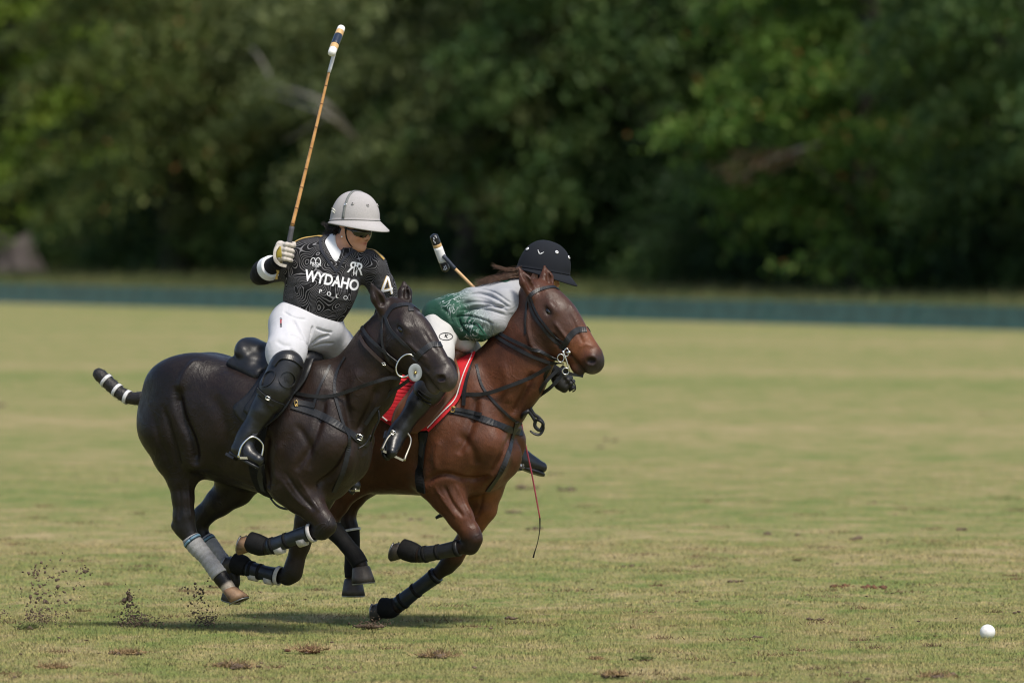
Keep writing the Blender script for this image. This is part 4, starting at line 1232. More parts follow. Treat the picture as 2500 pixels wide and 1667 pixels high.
def disc(name, c, axis, up, ru, rv, th, mat, parent):
    axis = unit(axis); up = unit(up - axis * (up @ axis)); s = np.cross(axis, up); n = 28; V = []; F = []
    rows = [(-th, .93), (-th * .6, 1), (th * .6, 1), (th, .93), (th, .25), (th * .4, .22)]
    for z, k in rows:
        for i in range(n):
            a = 2 * math.pi * i / n; V.append(c + axis * z + s * ru * k * math.cos(a) + up * rv * k * math.sin(a))
    for r in range(len(rows) - 1):
        for i in range(n):
            j = (i + 1) % n; F.append((r * n + i, r * n + j, (r + 1) * n + j, (r + 1) * n + i))
    F.append(tuple(range(n))[::-1]); F.append(tuple((len(rows) - 1) * n + i for i in range(n)))
    return link(name, mesh_py(name, V, F), mat, parent)
disc('bit_guard', c2, vd + .45 * fx, np.array([0, 0, 1.0]), .041, .049, .004, RUBBER_GREY, br)
tube('bit_pin', [c2 + vd * .002, c2 + vd * .016 + fx * .004], [.009, .008], BRASS, br, seg=8)
bitA = c
# reins from the bit up over the neck to the hand
re = part_empty(HA, 'reins')
strap('rein', FA, HA['bvh'], [(886, 800), (897, 818), (911, 834), (943, 860), (974, 884)], .019, BLACK, re, off=.010)
strap('rein', FA, HA['bvh'], [(881, 822), (892, 842), (907, 858), (941, 889), (960, 905)], .019, DKBROWN, re, off=.010)
buckle(sight(HA, 938, 887, .018)[0], fx, unit(dn), .008, .007, STEEL, re)
# draw rein back to the girth
P0 = [sight(HA, 984, 913, .03)[0], FA.L(955, 922, -.115), FA.L(920, 931, -.155), sight(HA, 864, 950, .012)[0], sight(HA, 817, 966, .010)[0], sight(HA, 767, 968, .010)[0], sight(HA, 722, 962, .012)[0]]
free_strap('draw_rein', P0, vd, .020, BLACK, re, n=30)
P0 = [sight(HA, 1000, 925, .02)[0], FA.L(978, 942, -.07), FA.L(950, 962, -.05), FA.L(918, 998, -.07), sight(HA, 893, 1035, .010)[0]]
free_strap('draw_rein', P0, vd, .020, BLACK, re, n=24)
bp = part_empty(HA, 'breastplate')
strap('neck_strap', FA, HA['bvh'], [(843, 872), (822, 910), (816, 953), (826, 997), (838, 1038), (852, 1068)], .017, BLACK, bp)
strap('breast_strap', FA, HA['bvh'], [(712, 990), (773, 1009), (823, 1036), (858, 1060), (884, 1078), (898, 1082)], .042, BLACK, bp, thick=.006)
strap('wither_strap', FA, HA['bvh'], [(806, 892), (795, 915), (782, 942), (767, 986)], .015, BLACK, bp)
strap('billet', FA, HA['bvh'], [(722, 984), (745, 986), (770, 991)], .030, BLACK, bp, off=.012)
strap('martingale', FA, HA['bvh'], [(852, 1066), (850, 1100), (838, 1150), (815, 1200)], .028, BLACK, bp)
buckle(sight(HA, 723, 987, .018)[0], unit(np.array([.2, 0, -1])), fx, .014, .008, BRASS, bp)
buckle(sight(HA, 874, 1066, .014)[0], unit(fx - .4 * np.array([0, 0, 1])), np.array([.3, 0, 1.0]), .016, .013, STEEL, bp)
P0 = [sight(HA, 898, 1072, .02)[0], FA.L(914, 1050, -.05), FA.L(926, 1020, -.06), FA.L(924, 1000, -.06)]
tube('strap_end', P0, .005, BLACK, bp, n=14, seg=6)
P0 = [sight(HA, 870, 1095, .012)[0], FA.L(893, 1083, -.06), FA.L(905, 1062, -.05)]
tube('strap_end', P0, .005, BLACK, bp, n=12, seg=6)

br = part_empty(HB, 'bridle')
head_strap('browband', HB, [(1288, 733), (1299, 716), (1322, 706), (1346, 701), (1368, 702)], .022, BLACK, br)
head_strap('cheek_strap', HB, [(1290, 730), (1303, 768), (1328, 804), (1351, 830), (1374, 847)], .018, BLACK, br)
head_strap('cheek_strap', HB, [(1296, 728), (1312, 766), (1335, 798), (1358, 824), (1379, 838)], .012, BLACK, br, off=.006)
head_strap('throat_lash', HB, [(1287, 735), (1284, 775), (1283, 815)], .013, BLACK, br)
head_strap('noseband', HB, [(1370, 852), (1378, 842), (1392, 820), (1412, 805), (1431, 805)], .034, BLACK, br)
cB, nB = sight(HB, 1381, 862, .022)
vdB = unit(FB.M @ np.array([0, -1.0, 0])); fxB = unit(FB.M @ np.array([1.0, 0, 0]))
t1 = sight(HB, 1379, 850, .022)[0]; t2 = FB.V(1389, 906, (FB.O[1] - FB.wor(cB)[1]) + .0)
tube('bit_shank', [t1, (t1 + t2) / 2 + fxB * .004, t2], .0055, STEEL, br, n=10, seg=8)
torus('bit_ring', cB + vdB * .006, fxB, np.array([0, 0, 1.0]), .013, .022, .0032, STEEL, br, 20)
torus('bit_ring', FB.V(1369, 874, FB.O[1] - FB.wor(cB)[1] + .008), fxB, np.array([0, 0, 1.0]), .018, .022, .0032, STEEL, br, 20)
torus('bit_ring', t2 - fxB * .018, fxB, np.array([0, 0, 1.0]), .018, .018, .0035, STEEL, br, 20)
tube('bit_bar', [cB + vdB * .004, cB + vdB * .02 + fxB * .022], [.009, .008], STEEL, br, seg=8)
re = part_empty(HB, 'reins')
kb = FB.O[1] - FB.wor(cB)[1]
strap('rein', FB, HB['bvh'], [(1218, 812), (1251, 830), (1298, 851), (1333, 865), (1366, 875)], .019, BLACK, re, off=.012)
strap('rein', FB, HB['bvh'], [(1213, 822), (1260, 850), (1304, 872), (1340, 885), (1376, 893)], .019, BLACK, re, off=.010)
P0 = [sight(HB, 1119, 962, .012)[0], sight(HB, 1175, 963, .010)[0], sight(HB, 1245, 941, .012)[0], sight(HB, 1300, 917, .02)[0], FB.V(1344, 894, kb)]
free_strap('draw_rein', P0, vdB, .022, BLACK, re, n=30)
# standing martingale and far draw rein, hanging free from the chin to the chest
w0 = FB.O[1] - FB.wor(sight(HB, 1278, 1015, .0)[0])[1]
for pts in ([(1362, 902, kb - .06), (1330, 935, kb - .06), (1304, 980, w0), (1285, 1008, w0)], [(1382, 905, kb - .1), (1345, 945, kb - .1), (1308, 975, w0 - .02), (1290, 1002, w0)],
            [(1340, 898, kb - .03), (1320, 940, w0 + .04), (1300, 975, w0 + .02), (1283, 1005, w0)]):
    free_strap('martingale', [FB.V(*p) for p in pts], vdB, .020, BLACK, re, n=18)
free_strap('curb_strap', [FB.V(1372, 893, kb), FB.V(1392, 912, kb - .02), FB.V(1415, 916, kb - .03), FB.V(1424, 918, kb - .03)], vdB, .018, BLACK, re, n=12)
# knotted strap end swinging in front of the chest
kn = [(1290, 985, w0), (1303, 1010, w0), (1318, 1022, w0), (1326, 1036, w0), (1318, 1050, w0), (1306, 1040, w0), (1310, 1025, w0 + .01), (1322, 1030, w0 + .02), (1326, 1048, w0), (1318, 1060, w0), (1300, 1056, w0), (1294, 1051, w0)]
tube('knotted_strap', [FB.V(*p) for p in kn], [.010] * 11 + [.006], BLACK, re, n=50, seg=8, flat=.6)
tube('knotted_strap', [FB.V(1286, 998, w0), FB.V(1300, 1016, w0), FB.V(1308, 1030, w0)], .010, BLACK, re, n=10, seg=8, flat=.6)
bp = part_empty(HB, 'breastplate')
strap('neck_strap', FB, HB['bvh'], [(1163, 890), (1177, 943), (1206, 981), (1232, 1006), (1256, 1027), (1272, 1034)], .015, BLACK, bp)
strap('breast_strap', FB, HB['bvh'], [(1076, 1000), (1123, 1005), (1174, 1021), (1213, 1036), (1244, 1048), (1266, 1054), (1273, 1056)], .040, BLACK, bp, thick=.006)
strap('billet', FB, HB['bvh'], [(1092, 1000), (1130, 1002), (1176, 1013)], .022, BLACK, bp, off=.013)
strap('wither_strap', FB, HB['bvh'], [(1150, 885), (1142, 915), (1136, 945), (1133, 990)], .022, BLACK, bp, off=.010)
strap('martingale', FB, HB['bvh'], [(1262, 1030), (1252, 1060), (1246, 1086), (1234, 1128), (1213, 1166), (1190, 1198)], .030, BLACK, bp)
buckle(sight(HB, 1105, 1001, .020)[0], np.array([.2, 0, 1.0]), fxB, .014, .010, BRASS, bp)
P0 = [FB.L(1274, 1018, -.02), FB.L(1282, 1008, -.06), FB.L(1292, 1002, -.05)]
tube('strap_end', P0, .012, BLACK, bp, n=8, seg=8)

# ================================================================== saddles
def saddle(H, L, fr, black, pts, name='saddle'):
    sd = part_empty(H, name)
    return sd
sA = part_empty(HA, 'saddle')
def xz(L, px, py, y=0): return L(px, py, y)
S = SDF(.007)
# seat: dipped between cantle (left) and pommel (right)
seat = [(LA(606, 858, 0), .055), (LA(635, 880, 0), .060), (LA(680, 893, 0), .060), (LA(725, 888, 0), .055), (LA(762, 874, 0), .045)]
for (p, r), (q, s_) in zip(seat, seat[1:]): S.cone(p, q, r, s_, .04, (0, 1, 0), 2.3)
for e in (-1, 1):
    S.cone(LA(606, 848, .0) + [0, .05 * e, 0], LA(616, 845, 0) + [0, .12 * e, -.03], .036, .034, .03)
S.cone(LA(610, 840, 0), LA(640, 848, 0), .038, .030, .03, (0, 1, 0), 2.9)
for e in (-1, 1):
    S.cone(LA(590, 882, 0) + [0, .11 * e, -.01], LA(660, 905, 0) + [0, .16 * e, -.02], .035, .04, .03)      # panels
    S.cone(LA(752, 868, 0) + [0, .02 * e, 0], LA(772, 905, 0) + [0, .15 * e, -.05], .034, .036, .03)        # pommel arch
link('seat', S.mesh('seat', smooth=2), BLACK, sA)
V, F = patch(FA, HA['bvh'], [(650, 893), (632, 930), (600, 970), (572, 996), (590, 1026), (630, 1040)], [(745, 885), (742, 910), (732, 935), (714, 974), (690, 1010), (652, 1042)], 16, 22, .012, .007)
link('flap', mesh_py('flap', V, F), BLACK, sA); V2, F2 = mirror_vf(V, F); link('flap', mesh_py('flap', V2, F2), BLACK, sA)
V, F = patch(FA, HA['bvh'], [(655, 890), (640, 930), (620, 970), (600, 1005), (625, 1020)], [(770, 880), (762, 905), (748, 935), (728, 960), (700, 985)], 14, 18, .024, .006)
link('skirt', mesh_py('skirt', V, F), BLACK, sA)
strap('girth', FA, HA['bvh'], [(636, 1035), (628, 1080), (626, 1130), (634, 1175), (652, 1208), (672, 1224)], .095, BLACK_MATT, sA, thick=.008, mirrored=False)
strap('girth_strap', FA, HA['bvh'], [(640, 1130), (637, 1160), (646, 1195)], .035, BLACK, sA, off=.012)
gb = [LA(660, 1215, -.10), LA(672, 1230, -.12), LA(690, 1240, -.14), LA(706, 1241, -.14), LA(716, 1232, -.13), LA(706, 1226, -.13), LA(685, 1228, -.12)]
tube('girth_strap_end', gb, .007, BLACK, sA, n=26, seg=8, flat=.5)

sB = part_empty(HB, 'saddle')
V, F = patch(FB, HB['bvh'], [(975, 880), (960, 915), (945, 960), (930, 1018), (960, 1040), (1020, 1052)], [(1160, 865), (1146, 890), (1132, 930), (1121, 972), (1092, 1005), (1046, 1050)], 40, 30, .006, .008)
V = np.array(V)
# quilting ridges pressed into the pad
m = len(V) // 2
nv_, nu_ = 30, 40
for i in range(nv_):
    for j in range(nu_):
        pass
pad = link('saddle_pad', mesh_py('saddle_pad', V, F), RED, sB)
V2, F2 = mirror_vf(V, F); link('saddle_pad', mesh_py('saddle_pad', V2, F2), RED, sB)
for i in range(15):       # quilted rolls of the rear of the pad
    y0 = 905 + i * 8.2
    xl = np.interp(y0, [880, 915, 960, 1018], [976, 961, 946, 932]); xr = xl + 66
    strap('quilt_roll', FB, HB['bvh'], [(xl, y0), ((xl + xr) / 2, y0 + 4), (xr, y0 + 8)], .020, RED, sB, n=8, off=.017, thick=.0045)
strap('piping', FB, HB['bvh'], [(1158, 868), (1140, 900), (1127, 935), (1113, 975), (1085, 1003), (1046, 1044)], .006, WHITE_PIPING, sB, off=.018)
strap('piping', FB, HB['bvh'], [(932, 1012), (950, 1026)], .006, WHITE_PIPING, sB, off=.022, n=6)
strap('pad_binding', FB, HB['bvh'], [(1162, 864), (1147, 892), (1133, 930), (1121, 974), (1092, 1006), (1047, 1051)], .014, RED, sB, off=.016, thick=.006)
S = SDF(.007)
for (p, r), (q, s_) in zip(*(lambda A: (A, A[1:]))([(LB(985, 855, 0), .055), (LB(1012, 876, 0), .060), (LB(1050, 888, 0), .058), (LB(1092, 880, 0), .052), (LB(1128, 862, 0), .045)])): S.cone(p, q, r, s_, .04, (0, 1, 0), 2.3)
for e in (-1, 1):
    S.cone(LB(1122, 855, 0) + [0, .02 * e, 0], LB(1118, 900, 0) + [0, .17 * e, -.05], .030, .034, .03)
    S.cone(LB(985, 845, 0) + [0, .05 * e, 0], LB(990, 845, 0) + [0, .12 * e, -.03], .042, .04, .03)
link('seat', S.mesh('seat', smooth=2), BROWN, sB)
V, F = patch(FB, HB['bvh'], [(1050, 885), (1030, 920), (1000, 960), (965, 1010), (962, 1040), (1000, 1056)], [(1118, 885), (1126, 912), (1121, 952), (1092, 988), (1054, 1032), (1022, 1056)], 16, 22, .020, .007)
fl = link('flap', mesh_py('flap', V, F), BROWN, sB); V2, F2 = mirror_vf(V, F); link('flap', mesh_py('flap', V2, F2), BROWN, sB)
strap('girth', FB, HB['bvh'], [(1034, 1048), (1032, 1090), (1028, 1140), (1026, 1178), (1030, 1200)], .060, BLACK_MATT, sB, thick=.008)
strap('girth_strap', FB, HB['bvh'], [(1036, 1055), (1034, 1085), (1031, 1112)], .045, BLACK, sB, off=.012)
tube('girth_strap_end', [LB(1092, 1255, -.06), LB(1075, 1258, -.06), LB(1064, 1264, -.06)], [.012, .012, .008], BLACK, sB, n=8, seg=8, flat=.5)
# ================================================================== riders
SKIN = None
def skin_mat(name, c):
    t = NT(name); co = t.coords(); n = t.noise(co, 30, 4)
    a = t.node('ShaderNodeAttribute'); a.attribute_name = 'coat'
    t.col(t.mix(1.0, a.outputs['Color'], t.ramp(n, [(0.3, 0.88), (0.7, 1.1)]), 'MULTIPLY'))
    t.set(Roughness=0.5); t.b.inputs['Subsurface Weight'].default_value = 0.0
    t.b.inputs['Specular IOR Level'].default_value = 0.35
    return t.m
SKIN = skin_mat('skin', None)
def cloth_bump(t, co, s1=9, strength=0.5, dist=0.03, stretch=(1, 1, 1)):
    mp = t.node('ShaderNodeMapping'); mp.inputs['Scale'].default_value = stretch; t.l(co, mp.inputs[0])
    f = t.noise(mp.outputs[0], s1, 3, 0.5, 0.6); w = t.noise(co, 260, 2)
    t.bump(t.math('ADD', f, t.math('MULTIPLY', w, 0.04)), strength, dist)
def contour_mat():
    t = NT('black_contour_jersey'); co = t.coords()
    n = t.noise(t.coords('Object', (1.0, 1.0, .8)), 5.6, 1.0, 0.40, 0.0)
    fr = t.math('FRACT', t.math('MULTIPLY', n, 66.0))
    d = t.math('ABSOLUTE', t.math('SUBTRACT', fr, 0.5))
    line = t.ramp(d, [(0.075, 1.0), (0.125, 0.0)])
    t.col(t.mix(line, (0.0050, 0.0050, 0.0058), (0.20, 0.195, 0.205)))
    cloth_bump(t, co, 11, 0.55, 0.03, (1.0, 1.0, 1.6))
    t.set(Roughness=0.75); t.b.inputs['Specular IOR Level'].default_value = 0.25
    return t.m
JERSEY1 = contour_mat()
SLEEVE1 = simple('black_sleeve_cloth', (0.007, 0.007, 0.0085), 0.8, bump=0.5, bscale=22, bdist=0.02, spec=0.2)
GOLD = simple('gold_trim', (0.46, 0.30, 0.075), 0.6, var=0.1)
WHITE_PRINT = simple('white_print', (0.80, 0.80, 0.82), 0.6, var=0.04, bump=0)
COLLAR_NAVY = simple('navy_collar', (0.012, 0.014, 0.024), 0.7)
WHITE_SHIRT = simple('white_undershirt', (0.74, 0.75, 0.77), 0.8, var=0.05, bump=0.4, bscale=20, bdist=0.01)
def breeches_mat(name, c):
    t = NT(name); co = t.coords(); n = t.noise(co, 14, 3)
    t.col(t.ramp(n, [(0.3, tuple(x * .93 for x in c)), (0.7, c)]))
    cloth_bump(t, co, 7, 0.35, 0.03, (1.5, 1, .8))
    t.set(Roughness=0.8); t.b.inputs['Specular IOR Level'].default_value = 0.2
    return t.m
BREECH1 = breeches_mat('white_breeches', (0.57, 0.57, 0.60)); BREECH2 = breeches_mat('offwhite_jeans', (0.54, 0.53, 0.51))
BOOT = simple('riding_boot', (0.007, 0.008, 0.010), 0.36, var=0.35, nscale=14, bump=0.35, bscale=16, bdist=0.012, spec=0.55)
GUARD = simple('knee_guard_leather', (0.012, 0.012, 0.013), 0.36, var=0.3, bump=0.15)
GLOVE = simple('pale_glove_leather', (0.52, 0.47, 0.42), 0.7, var=0.22, nscale=35, bump=0.3)
GLOVE_MUSTARD = simple('mustard_glove_panel', (0.33, 0.26, 0.03), 0.7, var=0.2)
GLOVE_BLACK = simple('black_glove', (0.012, 0.012, 0.013), 0.6, var=0.3)
HELM1 = None
def suede(name, c):
    t = NT(name); co = t.coords(); n = t.noise(co, 6, 5, 0.6); f = t.noise(co, 160, 3)
    t.col(t.mix(1.0, t.ramp(n, [(0.3, tuple(x * .88 for x in c)), (0.65, c)]), t.ramp(f, [(0.3, .93), (0.7, 1.05)]), 'MULTIPLY'))
    t.bump(f, 0.25, 0.003); t.set(Roughness=0.9); t.b.inputs['Specular IOR Level'].default_value = 0.2
    return t.m
HELM1 = suede('light_grey_suede', (0.43, 0.41, 0.405)); HELM1_BAND = suede('grey_band', (0.20, 0.21, 0.205)); HELM2 = suede('black_suede', (0.014, 0.016, 0.021))
LENS = simple('dark_lens', (0.006, 0.006, 0.008), 0.08, bump=0, spec=0.8)
HAIR1 = simple('dark_brown_hair', (0.018, 0.012, 0.010), 0.5, var=0.4, nscale=60, bump=0.4)
HAIR2 = simple('brown_hair', (0.090, 0.045, 0.024), 0.5, var=0.4, nscale=60, bump=0.4)
PEARL = simple('pearl_stud', (0.8, 0.8, 0.8), 0.2, bump=0)

def helmet(parent, name, C, F, U, mats, a=.142, b=.118, H=.155, brim=.070, band=False, buttons=(), vent=None):
    """polo helmet: dome plus a sloping brim, wide at the front and narrow behind"""
    F = unit(F); U = unit(U - F * (U @ F)); L = np.cross(U, F)
    n = 56; V = []; Fc = []
    rows = []
    for t in np.linspace(0.02, 1, 15):
        an = t * math.pi / 2
        rows.append((math.sin(an) ** 0.86, H * math.cos(an) ** 0.95, 0.0, 0.0))
    for w in (0.10, 0.55, 1.0): rows.append((1.0, 0.0, w, 0.0))
    rows.append((1.0, 0.0, 1.0, -0.006)); rows.append((0.97, 0.0, 0.1, -0.008)); rows.append((0.90, 0.02, 0.0, 0.0)); rows.append((0.55, 0.09, 0.0, 0.0))
    for r, z, w, dz in rows:
        for k in range(n):
            p = 2 * math.pi * k / n; cp, sp = math.cos(p), math.sin(p)
            f = ((1 + cp) / 2)
            bw = brim * (0.12 + 0.88 * f ** 1.35) if w else 0
            rx = (a + 0.006 * cp) * r; ry = b * r
            drop = bw * w * (0.62 + 0.12 * f) + (0.028 * (1 - f) ** 1.5 * min(1, (1 - z / H))) 
            P = C + F * (cp * (rx + bw * w * .92)) + L * (sp * (ry + bw * w * .80)) + U * (z - drop + dz)
            V.append(P)
    m = len(rows)
    for i in range(m - 1):
        for k in range(n):
            j = (k + 1) % n; Fc.append((i * n + k, (i + 1) * n + k, (i + 1) * n + j, i * n + j))
    Fc.append(tuple(range(n)))
    o = link(name, mesh_py(name, V, Fc), mats[0], parent)
    def dome(p, t, out=0.0):
        an = t * math.pi / 2; r = math.sin(an) ** .86; z = H * math.cos(an) ** .95
        cp, sp = math.cos(p), math.sin(p)
        q = C + F * cp * (a + .006 * cp) * r + L * sp * b * r + U * (z - .028 * ((1 - cp) / 2) ** 1.5 * (1 - z / H))
        nn = unit(F * cp * r / a + L * sp * r / b + U * (z / H + .05) / H)
        return q + nn * out, nn
    if band:
        pts = [dome(-math.pi / 2 + .12, t, .002) for t in np.linspace(.97, .04, 16)] + [dome(math.pi / 2 - .12, t, .002) for t in np.linspace(.04, .97, 16)]
        v, f = band_vf(np.array([p for p, _ in pts]), np.array([q for _, q in pts]), .014, .003)
        link('helmet_band', mesh_py('helmet_band', v, f), mats[1], o)
        q, nn = dome(-math.pi / 2 + .12, .66, .005)
        torus('band_stud', q, unit(np.cross(nn, U)), unit(np.cross(nn, np.cross(nn, U))), .006, .006, .003, STEEL, o, 14)
    # seam where the brim joins
    pts = [dome(p, .985, .0015) for p in np.linspace(-2.6, 2.6, 60)]
    v, f = band_vf(np.array([p for p, _ in pts]), np.array([q for _, q in pts]), .004, .002)
    link('brim_seam', mesh_py('brim_seam', v, f), mats[2], o)
    for p, t, r, mt in buttons:
        q, nn = dome(p, t, .002); u = unit(np.cross(nn, U)); vv = np.cross(nn, u)
        disc('vent_button', q, nn, vv, r, r, .003, mt, o)
        disc('vent_hole', q + nn * .0035, nn, vv, r * .42, r * .42, .001, BLACK_MATT, o)
    return o, dome
def head_sdf(S, C, F, U, sc=1.0):
    """head with a face: F forward, U up, C at the middle of the skull between the ears"""
    F = unit(F); U = unit(U - F * (U @ F)); L = np.cross(U, F)
    P = lambda f, l, u: C + sc * (F * f + L * l + U * u)
    R = np.stack([F, L, U])
    S.ell(P(0.0, 0, .035), np.array([.098, .077, .092]) * sc, R, .02)
    S.ell(P(.030, 0, -.030), np.array([.066, .062, .075]) * sc, R, .03)
    S.cone(P(.020, 0, -.070), P(.066, 0, -.098), .050, .026, .03)
    for e in (-1, 1):
        S.cone(P(-.005, .050 * e, -.045), P(.050, .022 * e, -.096), .022, .018, .03)   # jaw
        S.ell(P(.062, .040 * e, -.036), np.array([.024, .022, .020]) * sc, R, .03)     # cheekbone
        S.ell(P(.086, .032 * e, -.004), np.array([.014, .018, .010]) * sc, R, .014, op='s')  # eye socket
        S.ell(P(-.012, .079 * e, -.022), np.array([.018, .007, .031]) * sc, R, .006)   # ear
        S.ell(P(-.008, .087 * e, -.018), np.array([.009, .005, .016]) * sc, R, .006, op='s')
        S.ell(P(.096, .010 * e, -.046), np.array([.012, .009, .008]) * sc, R, .012)    # nostril
    S.cone(P(.090, 0, .000), P(.110, 0, -.038), .009, .012, .018)                      # nose
    S.ell(P(.086, 0, -.066), np.array([.013, .023, .006]) * sc, R, .010)               # lips
    S.ell(P(.084, 0, -.078), np.array([.013, .020, .007]) * sc, R, .010)
    S.cone(P(.104, -.019, -.0718), P(.104, .019, -.0718), .005, .005, .003, op='s')
    S.ell(P(.072, 0, -.100), np.array([.020, .022, .016]) * sc, R, .015)               # chin
    return P, R
def grip_hand(S, C, A, Pd, r, wrist, k=.008, sc=1.0):
    """a hand closed on a handle: A handle axis (thumb end), Pd from the handle towards the knuckles"""
    A = unit(A); Pd = unit(Pd - A * (Pd @ A)); T = np.cross(A, Pd)
    ring = lambda ang, s, rr: C + A * s + (Pd * math.cos(ang) + T * math.sin(ang)) * rr
    for i, (s, ln, rad) in enumerate(((.034, 1.0, .0105), (.012, 1.06, .0110), (-.010, 1.0, .0105), (-.031, .88, .0092))):
        rr = r + rad * .85
        angs = np.radians([-35, 25, 85, 145, 205]) * np.array([1, 1, 1, ln, ln])
        pts = [ring(a, s * sc + (.002 * j if i == 0 else 0), (rr + (.010 if j < 2 else 0)) * sc) for j, a in enumerate(angs)]
        S.chain(pts, [rad * 1.12 * sc, rad * 1.1 * sc, rad * sc, rad * .95 * sc, rad * .85 * sc], .005, g=i + 1)
    base = -.9
    pa = ring(base, .030 * sc, (r + .020) * sc); pb = ring(base, -.030 * sc, (r + .018) * sc)
    S.cone(pa, pb, .022 * sc, .020 * sc, .012)
    S.cone(ring(-.5, .026 * sc, (r + .018) * sc), ring(-.5, -.026 * sc, (r + .018) * sc), .016 * sc, .014 * sc, .012)
    S.cone((pa + pb) / 2, wrist, .028 * sc, .026 * sc, .02)
    th = [ring(-1.5, .015 * sc, (r + .020) * sc), ring(-2.1, .034 * sc, (r + .016) * sc), ring(-2.9, .046 * sc, (r + .012) * sc), ring(-3.6, .050 * sc, (r + .010) * sc)]
    S.chain(th, [.015 * sc, .013 * sc, .0115 * sc, .0095 * sc], .006, g=6)
def project(fr, bvh, V2, off):
    """lay flat px artwork onto a garment"""
    out = []; last = None
    for x, y in V2:
        r = cast(fr, bvh, x, y)
        if r is None:
            w = last if last is not None else 0.1
            out.append(fr.V(x, y, w))
        else:
            p = r[0] + r[1] * off; last = fr.O[1] - fr.wor(p)[1]; out.append(p)
    return np.array(out)
def text_px(s, size, bold=0.0, space=1.0):
    cu = bpy.data.curves.new('lettering', 'FONT'); cu.body = s; cu.size = 1.0; cu.offset = bold; cu.space_character = space
    cu.align_x = 'CENTER'; cu.align_y = 'CENTER'; cu.resolution_u = 4
    ob = bpy.data.objects.new('lettering', cu); COL.objects.link(ob)
    dg = bpy.context.evaluated_depsgraph_get()
    me = bpy.data.meshes.new_from_object(ob.evaluated_get(dg))
    bpy.data.objects.remove(ob)
    bm = bmesh.new(); bm.from_mesh(me)
    bmesh.ops.triangulate(bm, faces=bm.faces)
    for _ in range(2):
        long = [e for e in bm.edges if e.calc_length() > 0.14]
        if long: bmesh.ops.subdivide_edges(bm, edges=long, cuts=1)
        bmesh.ops.triangulate(bm, faces=bm.faces)
    V = np.array([(v.co.x, v.co.y) for v in bm.verts]); F = [tuple(v.index for v in f.verts) for f in bm.faces]
    bm.free()
    return V * size, F
def lettering(name, fr, bvh, s, cx, cy, size, rot, mat, parent, bold=0.0, space=1.0, sx=1.0, shear=0.0, bend=0.0, off=.0025):
    V, F = text_px(s, size, bold, space)
    V[:, 0] *= sx; V[:, 0] += shear * V[:, 1]; V[:, 1] += bend * V[:, 0] ** 2
    c, n = math.cos(rot), math.sin(rot)
    X = cx + V[:, 0] * c + V[:, 1] * n * 1.0; Y = cy + V[:, 0] * n - V[:, 1] * c
    P = project(fr, bvh, np.stack([X, Y], 1), off)
    return link(name, mesh_py(name, P, F), mat, parent, False)
def stroke_px(name, fr, bvh, pts, width, mat, parent, n=24, off=.0025, thick=.001):
    P, N = drape(fr, bvh, pts, n, off)
    V, F = band_vf(P, N, width, thick)
    return link(name, mesh_py(name, V, F), mat, parent, False)
def fold(amp, freq, ax, seed=0):
    def d(V, N):
        ax_ = unit(ax); s = V @ ax_
        q = V * freq
        w = np.sin(s * freq * 9 + 2.0 * np.sin(q[:, 0] * 5 + seed) + 1.6 * np.sin(q[:, 2] * 4.2 + seed * 2))
        w2 = np.sin(s * freq * 5 - 1.5 * np.sin(q[:, 1] * 7 + seed) + q[:, 0] * 3)
        return V + N * (amp * (w * .6 + w2 * .5))[:, None]
    return d
def locks(name, roots, mat, parent, seed, n=60, r=.0035):
    """strands of loose hair: roots = (start, middle, end, spread)"""
    rng = np.random.default_rng(seed); parts = []
    for i in range(n):
        a, b, c, sp = roots[i % len(roots)]
        P = spline([a + rng.normal(0, .012, 3), b + rng.normal(0, sp * .7, 3), (b + c) / 2 + rng.normal(0, sp * .8, 3), c + rng.normal(0, sp * 1.1, 3)], 12)
        parts.append(tube_vf(P, np.linspace(r, r * .2, 12) * rng.uniform(.5, 1.2), seg=4, cap=False))
    return link(name, mesh_py(name, *merge(parts)), mat, parent)

# ------------------------------------------------------------------ rider in black on the dark horse
F1 = Frame(745, 44.17, 0.0)
R1 = F1.empty('person')
tag(R1, 'rider in black contour-patterned jersey and light grey helmet, mallet raised, on the dark horse', 'person')
V1 = F1.V
hc = V1(864, 559, .03); hF = np.array([.79, -.60, -.14]); hU = np.array([.10, -.06, 1.0])
B = SDF(.006)
HP, HR = head_sdf(B, hc, hF, hU, .95)
B.cone(V1(848, 575, .02), V1(822, 622, .0), .052, .062, .03)
B.cone(V1(822, 622, 0), V1(770, 740, 0), .10, .12, .05, (0, 1, 0), .75)
B.cone(V1(770, 740, 0), V1(748, 800, 0), .12, .13, .05, (0, 1, 0), .8)
B.cone(V1(760, 625, 0), V1(895, 650, -.01), .055, .055, .04)
B.chain([V1(740, 622, 0), V1(648, 665, -.08), V1(678, 640, .09)], [.050, .042, .032], .03)
B.chain([V1(910, 650, -.02), V1(944, 735, -.05), V1(925, 800, -.06), V1(915, 840, -.06)], [.050, .040, .032, .026], .03)
B.chain([V1(712, 805, .08), V1(695, 895, .34), V1(612, 1058, .36), V1(600, 1090, .37)], [.09, .06, .035, .026], .03)
B.chain([V1(792, 815, -.03), V1(850, 895, -.36), V1(800, 1080, -.40), V1(812, 1130, -.41)], [.09, .06, .035, .026], .03)
me = B.mesh('rider_body', smooth=1)
rel = (B.V - hc); hl = np.cross(unit(hU), unit(hF))
base = np.tile(np.array([[0.58, 0.30, 0.20]]), (len(B.V), 1))
uF, uU = HR[0], HR[2]
f_, u_, l_ = rel @ uF, rel @ uU, rel @ HR[1]
lip = np.exp(-(((u_ + .068) / .0085) ** 2 + (l_ / .022) ** 2)) * (f_ > .06)
base = base * (1 - .9 * lip[:, None]) + np.array([[.33, .075, .065]]) * .9 * lip[:, None]
